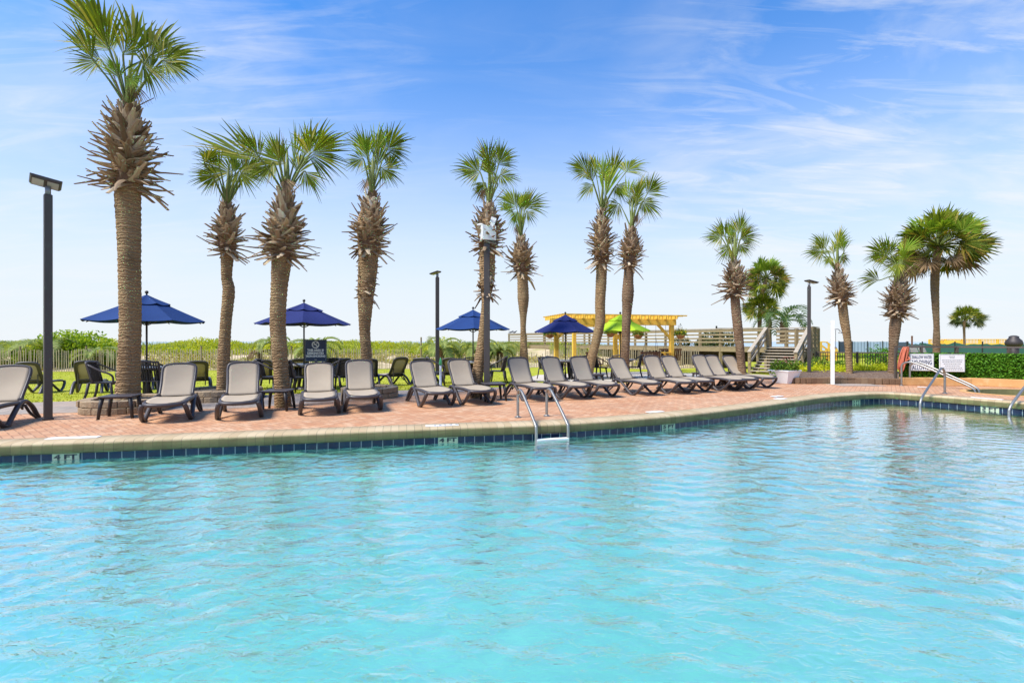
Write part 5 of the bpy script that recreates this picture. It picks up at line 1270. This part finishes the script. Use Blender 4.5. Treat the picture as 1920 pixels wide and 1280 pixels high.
for k, px in enumerate((957.5, 964.5)):
    p = at(px, 625.6, 39.5); r2 = thing('seagull', p, .4*k, ['small dark seagull on the boardwalk end rail, nearer the end post', 'small dark seagull on the boardwalk end rail, second from the post'][k], 'bird', 'gulls on the rail')
    bd = MB().tube([(-.20, 0, .10), (-.12, 0, .12), (0, 0, .13), (.10, 0, .16), (.15, 0, .22), (.19, 0, .235), (.25, 0, .22)], [.012, .05, .075, .06, .04, .04, .008], 10); bd.build('body', 'gull', r2, True)
    for sg in (-1, 1): MB().tube([(.0, sg*.025, .08), (.01, sg*.025, 0)], .007, 5).build('leg', 'petiole_dry', r2)

# ------------------------------------------------------------------ pergola
PA, PB = at(1043, 700, 19.6), at(1259, 704, 20.8)
PA.z = PB.z = 0
dx_ = (PB-PA).normalized(); dn = Vector((-dx_.y, dx_.x, 0)); PL = (PB-PA).length; gz = ground(PA.x+2, PA.y)-.01
root = thing('pergola', (PA.x, PA.y, 0), 0, 'yellow pine pergola with slatted rafters behind the lime umbrella', 'pergola'); o = Vector((PA.x, PA.y, 0))
topz = H+30.5/F*20.8
PC, PD = PB+dn*3.0-dx_*.9, PA+dn*3.0+dx_*1.9
MID = at(1153.5, 690, 21.9); MID.z = 0
for p in (PA, PB, PC, MID, PD):
    MB().box((p.x, p.y, (topz+gz)/2+.06), (.165, .165, topz-gz+.12), math.atan2(dx_.y, dx_.x)).build('post', 'yellow_wood', root, bevel=.008, origin=o)
    MB().box((p.x, p.y, gz+.10), (.21, .21, .2), math.atan2(dx_.y, dx_.x)).build('post_foot', 'yellow_wood', root, bevel=.008, origin=o)
up3 = lambda v, z: Vector((v.x, v.y, z))
for off in (-.10, .10):
    MB().beam(up3(PA-dx_*.25+dn*off, topz+.12), up3(PB+dx_*.16+dn*off, topz+.12), .045, .26).build('beam', 'yellow_wood', root, bevel=.006, origin=o)
MB().beam(up3(PD-dx_*.9, topz+.12), up3(PC+dx_*.3, topz+.12), .05, .26).build('beam', 'yellow_wood', root, bevel=.006, origin=o)
for k in range(13):                                      # rafters run front to back and overhang
    p = PA+dx_*(.25+(PL-.25)*k/12); MB().beam(up3(p-dn*.45, topz+.31), up3(p+dn*2.3, topz+.31), .045, .13).build('rafter', 'yellow_wood', root, origin=o)
for k in range(9):
    p = PA+dn*(-.35+.31*k); MB().beam(up3(p+dx_*.1, topz+.395), up3(p+dx_*(PL+.52), topz+.395), .05, .05).build('purlin', 'yellow_wood', root, origin=o)
for p, dd in ((PA, dx_), (PB, -dx_), (MID, dx_), (PC, dx_*-1)):
    MB().beam(up3(p, topz-.62), up3(p+dd*.66, topz+.02), .09, .10).build('knee_brace', 'yellow_wood', root, origin=o)
MB().beam(up3(PB, .98+gz), up3(PB-dx_*.42, .98+gz), .25, .04).build('side_shelf', 'yellow_wood', root, origin=o)
MB().beam(up3(PB-dx_*.03, .60+gz), up3(PB-dx_*.36, .95+gz), .05, .07).build('shelf_bracket', 'yellow_wood', root, origin=o)
def swing(c, face, w, lab):
    r = thing('porch_swing', c, face, lab, 'swing bench', 'wooden swings under the pergola')
    mb = MB()
    for k in range(5): mb.box((0, -.2+.1*k, 0), (w, .085, .025))
    mb.build('seat_slats', 'red_wood', r)
    mb = MB()
    for k in range(int(w/.1)): mb.beam((-w/2+.05+.1*k, .26, .02), (-w/2+.05+.1*k, .36, .52), .06, .02, up=(0, 1, 0))
    mb.build('back_slats', 'red_wood', r)
    MB().beam((-w/2, .37, .53), (w/2, .37, .53), .04, .07).build('top_rail', 'red_wood', r)
    for sg in (-1, 1):
        MB().beam((sg*w/2, -.25, .22), (sg*w/2, .34, .24), .07, .03).beam((sg*w/2, -.22, 0), (sg*w/2, -.22, .21), .04, .04).build('armrest', 'red_wood', r)
        MB().tube([(sg*w/2, 0, .2), (sg*w/2, 0.05, topz+.1-c.z)], .008, 5).tube([(sg*w/2, .33, .25), (sg*w/2, .05, 1.1)], .008, 5).build('chain', 'black_metal', r)
s1 = at(1231, 706, 22.0); s1.z = gz+.42
swing(s1, .5, 1.25, 'dark red wooden swing bench hanging by the right pergola post')
s2 = at(1118, 706, 21.8); s2.z = gz+.42
swing(s2, PI*.4, 1.2, 'red wooden swing bench seen end-on behind the bent palm')
s3 = at(1250, 700, 23.6); s3.z = gz+.55
swing(s3, PI+.2, 1.2, 'pale red swing bench at the back of the pergola')
def basket(px, py, Y, col, lab, topy):
    c = at(px, py, Y); r = thing('hanging_basket', c, 0, lab, 'flower basket', 'hanging flower baskets'); w = 9*Y/F
    MB().lathe([(.02, -w*.95), (w*.45, -w*.85), (w*.8, -w*.5), (w, 0), (w*.95, .01)], 18).build('coir_bowl', 'terracotta', r, True)
    lf = MB(); fl = MB()
    for _ in range(420):
        a = R.uniform(0, 2*PI); q = R.random()**.5*w*1.35; lf.leaf((math.cos(a)*q, math.sin(a)*q, abs(R.gauss(0, w*.5))-max(0, q-w)*.8), R.uniform(.05, .10), R.uniform(.03, .05))
    for _ in range(90):
        a = R.uniform(0, 2*PI); q = R.random()**.5*w*1.3; fl.leaf((math.cos(a)*q, math.sin(a)*q, w*.3+abs(R.gauss(0, w*.4))), .06, .055)
    lf.build('foliage', 'pot_leaf', r); fl.build('blossoms', col, r)
    tz = at(px, topy, Y).z-c.z
    w_ = MB()
    for k in range(3): a = 2*PI*k/3; w_.tube([(math.cos(a)*w, math.sin(a)*w, 0), (0, 0, tz)], .006, 4)
    w_.build('hanger_wire', 'black_metal', r)
basket(1031, 626, 19.4, 'flower_yellow', 'hanging basket with yellow flowers by the left pergola post', 602)
basket(1145, 624, 21.4, 'flower_pink', 'hanging basket with pink flowers under the lime umbrella', 602)
basket(1197, 627, 22.8, 'flower_pink', 'hanging basket with plain green trailing plants inside the pergola', 604)
basket(1276, 627, 20.7, 'flower_yellow', 'hanging basket with yellow flowers outside the right pergola post', 606)

# ------------------------------------------------------------------ beyond the bed: fences, steps, far buildings
root = thing('iron_fence', (12, 20.2, 0), 0, 'black iron picket fence behind the lime planting bed', 'fence'); o = Vector((12, 20.2, 0))
a, b_ = at(1530, 640, 20.6), at(1692, 640, 18.9); a.z = b_.z = 0
MB().beam(up3(a, .89), up3(b_, .89), .05, .05).build('top_rail', 'rail_brown', root, origin=o)
MB().beam(up3(a, .30), up3(b_, .30), .03, .03).beam(up3(a, .74), up3(b_, .74), .025, .025).build('lower_rail', 'black_metal', root, origin=o)
mb = MB(); n = 34
for k in range(n): p = a.lerp(b_, k/n); mb.box((p.x, p.y, .50), (.018, .018, .76))
mb.build('picket_bars_grille', 'black_metal', root, origin=o)
for q in (0.01, .5, .90): p = a.lerp(b_, q); MB().box((p.x, p.y, .45), (.07, .07, .95)).build('post', 'black_metal', root, origin=o)
def screen(name, pts, z0, z1, mat, lab, npost, pm='black_metal', wav=.03):
    o = Vector((*pts[0], 0)); r = thing(name, o, 0, lab, 'fence'); mb = MB(); n = 40
    P = [Vector((*q, 0)) for q in pts]
    def fn(u, v):
        k = min(len(P)-2, int(u*(len(P)-1))); w = u*(len(P)-1)-k; p = P[k].lerp(P[k+1], w)
        return (p.x, p.y+.06*math.sin(u*90), z0+(z1-z0)*v-(wav*abs(math.sin(u*PI*npost)) if v == 1 else 0)-(R.uniform(0, wav)*v))
    mb.grid(fn, n, 2); mb.build('mesh_screen', mat, r, origin=o, solid=.01)
    for k in range(npost+1):
        u = k/npost*.999; p = Vector(fn(u, 0)); MB().tube([(p.x, p.y-.08, -.1), (p.x, p.y-.08, z1+.05)], .045, 6).build('post', pm, r, origin=o)
    return r
e = lambda px, Y: ((px-960)/F*Y, Y)
screen('privacy_fence', [e(1572, 60), e(1596, 60)], 0, 1.38, 'blue_screen_dark', 'dark folded stretch of the far mesh fence beside the shower post', 2)
screen('privacy_fence', [e(1597, 60), e(1683, 58)], 0, 1.36, 'blue_screen', 'pale blue mesh fence across the far lawn', 3)
screen('privacy_fence', [e(1676, 42), e(1700, 40)], .0, 1.32, 'blue_screen_dark', 'dark mesh fence corner behind the hose', 1)
screen('privacy_fence', [e(1701, 40), e(1790, 36), e(1960, 30)], .2, 1.30, 'green_screen', 'dark green mesh fence beyond the ivy screen', 6, wav=.12)
r = thing('fence_stake', (*e(1710, 38), 0), 0, 'single rusty stake above the dark green mesh fence', 'stake'); MB().tube([(0, 0, 0), (0, 0, 1.75)], .06, 8).lathe([(.07, 1.75), (.07, 1.78), (.01, 1.8)], 8).build('stake', 'red_wood', r)
r = thing('yellow_deck', (*e(1740, 62), 0), 0, 'long yellow wooden deck railing far behind the green mesh fence', 'railing'); o = Vector((*e(1740, 62), 0))
a, b_ = Vector((*e(1742, 62), 0)), Vector((*e(1905, 58), 0))
MB().beam(up3(a, 1.62), up3(b_, 1.62), .15, .06).build('cap_rail', 'yellow_wood', r, origin=o)
MB().beam(up3(a, .95), up3(b_, .95), .15, .35).build('fascia', 'yellow_wood', r, origin=o)
mb = MB()
for k in range(60): p = a.lerp(b_, k/60); mb.box((p.x, p.y, 1.3), (.07, .05, .62))
mb.build('baluster_slats', 'yellow_wood', r, origin=o)
MB().beam(up3(a+Vector((1.5, .8, 0)), 1.25), up3(b_+Vector((-6, .8, 0)), 1.25), .1, .5).build('back_wall', 'yellow_wood', r, origin=o)
for k in range(6): p = a.lerp(b_, k/5); MB().box((p.x, p.y, .75), (.14, .14, 1.7)).build('post', 'yellow_wood', r, origin=o)
r = thing('yellow_steps', (*e(1553, 34), 0), 0, 'short yellow wooden steps with sloping rails beyond the landing', 'stairs'); o = Vector((*e(1553, 34), 0))
a, b_ = at(1538, 640, 34), at(1570, 640, 34); a.z = b_.z = 0
for off in (0, 1.1):
    of = Vector((0, off, 0))
    MB().beam(up3(a+of, 1.32), up3(a+of+Vector((.45, 0, 0)), 1.30), .08, .07).beam(up3(a+of+Vector((.45, 0, 0)), 1.30), up3(b_+of, .78), .08, .09).build('handrail', 'yellow_wood', r, origin=o)
    MB().beam(up3(a+of+Vector((.2, 0, 0)), .95), up3(b_+of, .45), .05, .09).build('rail_board', 'yellow_wood', r, origin=o)
    for x, h_ in ((.05, 1.3), (.6, 1.15), (1.15, .8)): MB().box((a.x+x, a.y+off, h_/2-.1), (.11, .11, h_+.2)).build('post', 'yellow_wood', r, origin=o)
for k in range(5): MB().box((a.x+.25+.2*k, a.y+.55, .62-.13*k), (.26, 1.1, .04)).build('tread', 'yellow_wood', r, origin=o)
MB().box((a.x+.1, a.y+.55, .68), (.5, 1.1, .05)).build('platform', 'yellow_wood', r, origin=o)
# look-out with black rail beyond the boardwalk
r = thing('lookout_railing', at(1358, 650, 46), 0, 'small black railing of a look-out platform beyond the boardwalk', 'railing')
for z in (1.25, 1.78): MB().beam((-.75, 0, z), (.75, 0, z), .04, .04).build('rail', 'black_metal', r)
mb = MB()
for k in range(12): mb.box((-.7+.127*k, 0, 1.52), (.025, .025, .5))
mb.build('baluster_grille', 'black_metal', r)
for x, zt in ((-.75, 2.0), (.75, 1.82)): MB().box((x, 0, zt/2), (.12, .12, zt)).build('post', 'black_metal', r)
MB().box((0, .5, 1.18), (1.7, 1.1, .1)).build('platform', 'dark_wood', r)

# ------------------------------------------------------------------ light, sky, camera
el, az_vec = math.radians(54), Vector((-.72, -.42, 0)).normalized()
to_sun = Vector((az_vec.x*math.cos(el), az_vec.y*math.cos(el), math.sin(el)))
sl = bpy.data.lights.new('sun', 'SUN'); sl.energy = 3.4; sl.angle = math.radians(20); sl.color = (1.0, .94, .84)
so = bpy.data.objects.new('sun', sl); COL.objects.link(so); so.rotation_euler = (-to_sun).to_track_quat('-Z', 'Y').to_euler(); so.location = (0, 0, 30)

wd = bpy.data.worlds.new('World'); scene.world = wd; wd.use_nodes = True
class WT(NT):
    def __init__(s): s.t = wd.node_tree; s.t.nodes.clear(); s.out = s.n('ShaderNodeOutputWorld')
t = WT()
sky = t.n('ShaderNodeTexSky', sky_type='NISHITA'); sky.sun_disc = False; sky.sun_elevation = el
sky.sun_rotation = math.atan2(to_sun.x, to_sun.y); sky.air_density = 1.0; sky.dust_density = 0.6; sky.ozone_density = 2.2
dirv = t.n('ShaderNodeTexCoord').outputs['Generated']
s3_ = t.n('ShaderNodeSeparateXYZ', {0: dirv}); zz = t.math('MAXIMUM', s3_.outputs[2], 0.0)
inv = t.math('DIVIDE', 1.0, t.math('ADD', zz, 0.16))
pl = t.n('ShaderNodeCombineXYZ', {0: t.math('MULTIPLY', s3_.outputs[0], inv), 1: t.math('MULTIPLY', s3_.outputs[1], inv), 2: 0.0})
n1 = t.noise(1.15, t.mapv(pl, (1.0, 1.9, 1), (0, 0, math.radians(-17)), (3.4, 1.2, 0)), 8, 0.58, 0.7)
n2 = t.noise(0.55, t.mapv(pl, loc=(7.3, 2.2, 0)), 3, 0.5)
def around(v, a, b):
    v = Vector(v).normalized(); d = t.n('ShaderNodeVectorMath', {0: dirv, 1: tuple(v)}, operation='DOT_PRODUCT').outputs['Value']
    return t.ramp(d, [(a, 0.0), (b, 1.0)])
where = t.math('ADD', t.math('MULTIPLY', around((.80, 1, .40), .88, .985), 1.35), t.math('ADD', t.math('MULTIPLY', around((-1.0, 1, .42), .90, .985), .62), t.math('MULTIPLY', around((-.45, 1, .58), .965, .995), .38)))
where = t.math('ADD', where, 0.24)
n3 = t.noise(2.6, t.mapv(pl, (0.55, 2.6, 1), (0, 0, math.radians(-14)), (1.4, 5.2, 0)), 9, 0.62, 1.4)
cl = t.math('ADD', t.ramp(n1, [(0.42, 0.0), (0.60, 0.45), (0.78, 0.9)]), t.math('MULTIPLY', t.ramp(n3, [(0.50, 0.0), (0.72, 0.8)]), 0.7))
cl = t.math('MINIMUM', 0.8, t.math('MULTIPLY', t.math('MULTIPLY', cl, where), 0.62))
haze = t.ramp(zz, [(0.0, 1.0), (0.10, 0.93), (0.175, 0.80), (0.26, 0.60), (0.335, 0.41), (0.42, 0.23), (0.50, 0.12), (0.60, 0.05), (0.8, 0.0)])
CW = (4.95, 5.25, 5.5)
base = t.mix(1.0, sky.outputs[0], (0.08, 0.86, 1.56), 'MULTIPLY')
col = t.mix(haze, base, CW)
col = t.mix(t.math('MULTIPLY', cl, 0.85), col, (5.2, 5.35, 5.5))
bg = t.n('ShaderNodeBackground', {'Color': col, 'Strength': 0.095})
t.put(t.out.inputs['Surface'], bg)

cd = bpy.data.cameras.new('Camera'); cd.sensor_width = 36; cd.lens = F/1920*36; cd.clip_start = .05; cd.clip_end = 9000
co = bpy.data.objects.new('Camera', cd); COL.objects.link(co); co.location = (0, 0, H); co.rotation_euler = (PI/2, 0, 0); scene.camera = co
vs = scene.view_settings; vs.view_transform = 'Standard'; vs.look = 'None'; vs.exposure = 0.9; vs.gamma = 1.0; vs.use_curve_mapping = False
scene.cycles.use_denoising = True
scene.cycles.caustics_reflective = False; scene.cycles.sample_clamp_indirect = 8.0; scene.cycles.max_bounces = 8; scene.cycles.transparent_max_bounces = 12
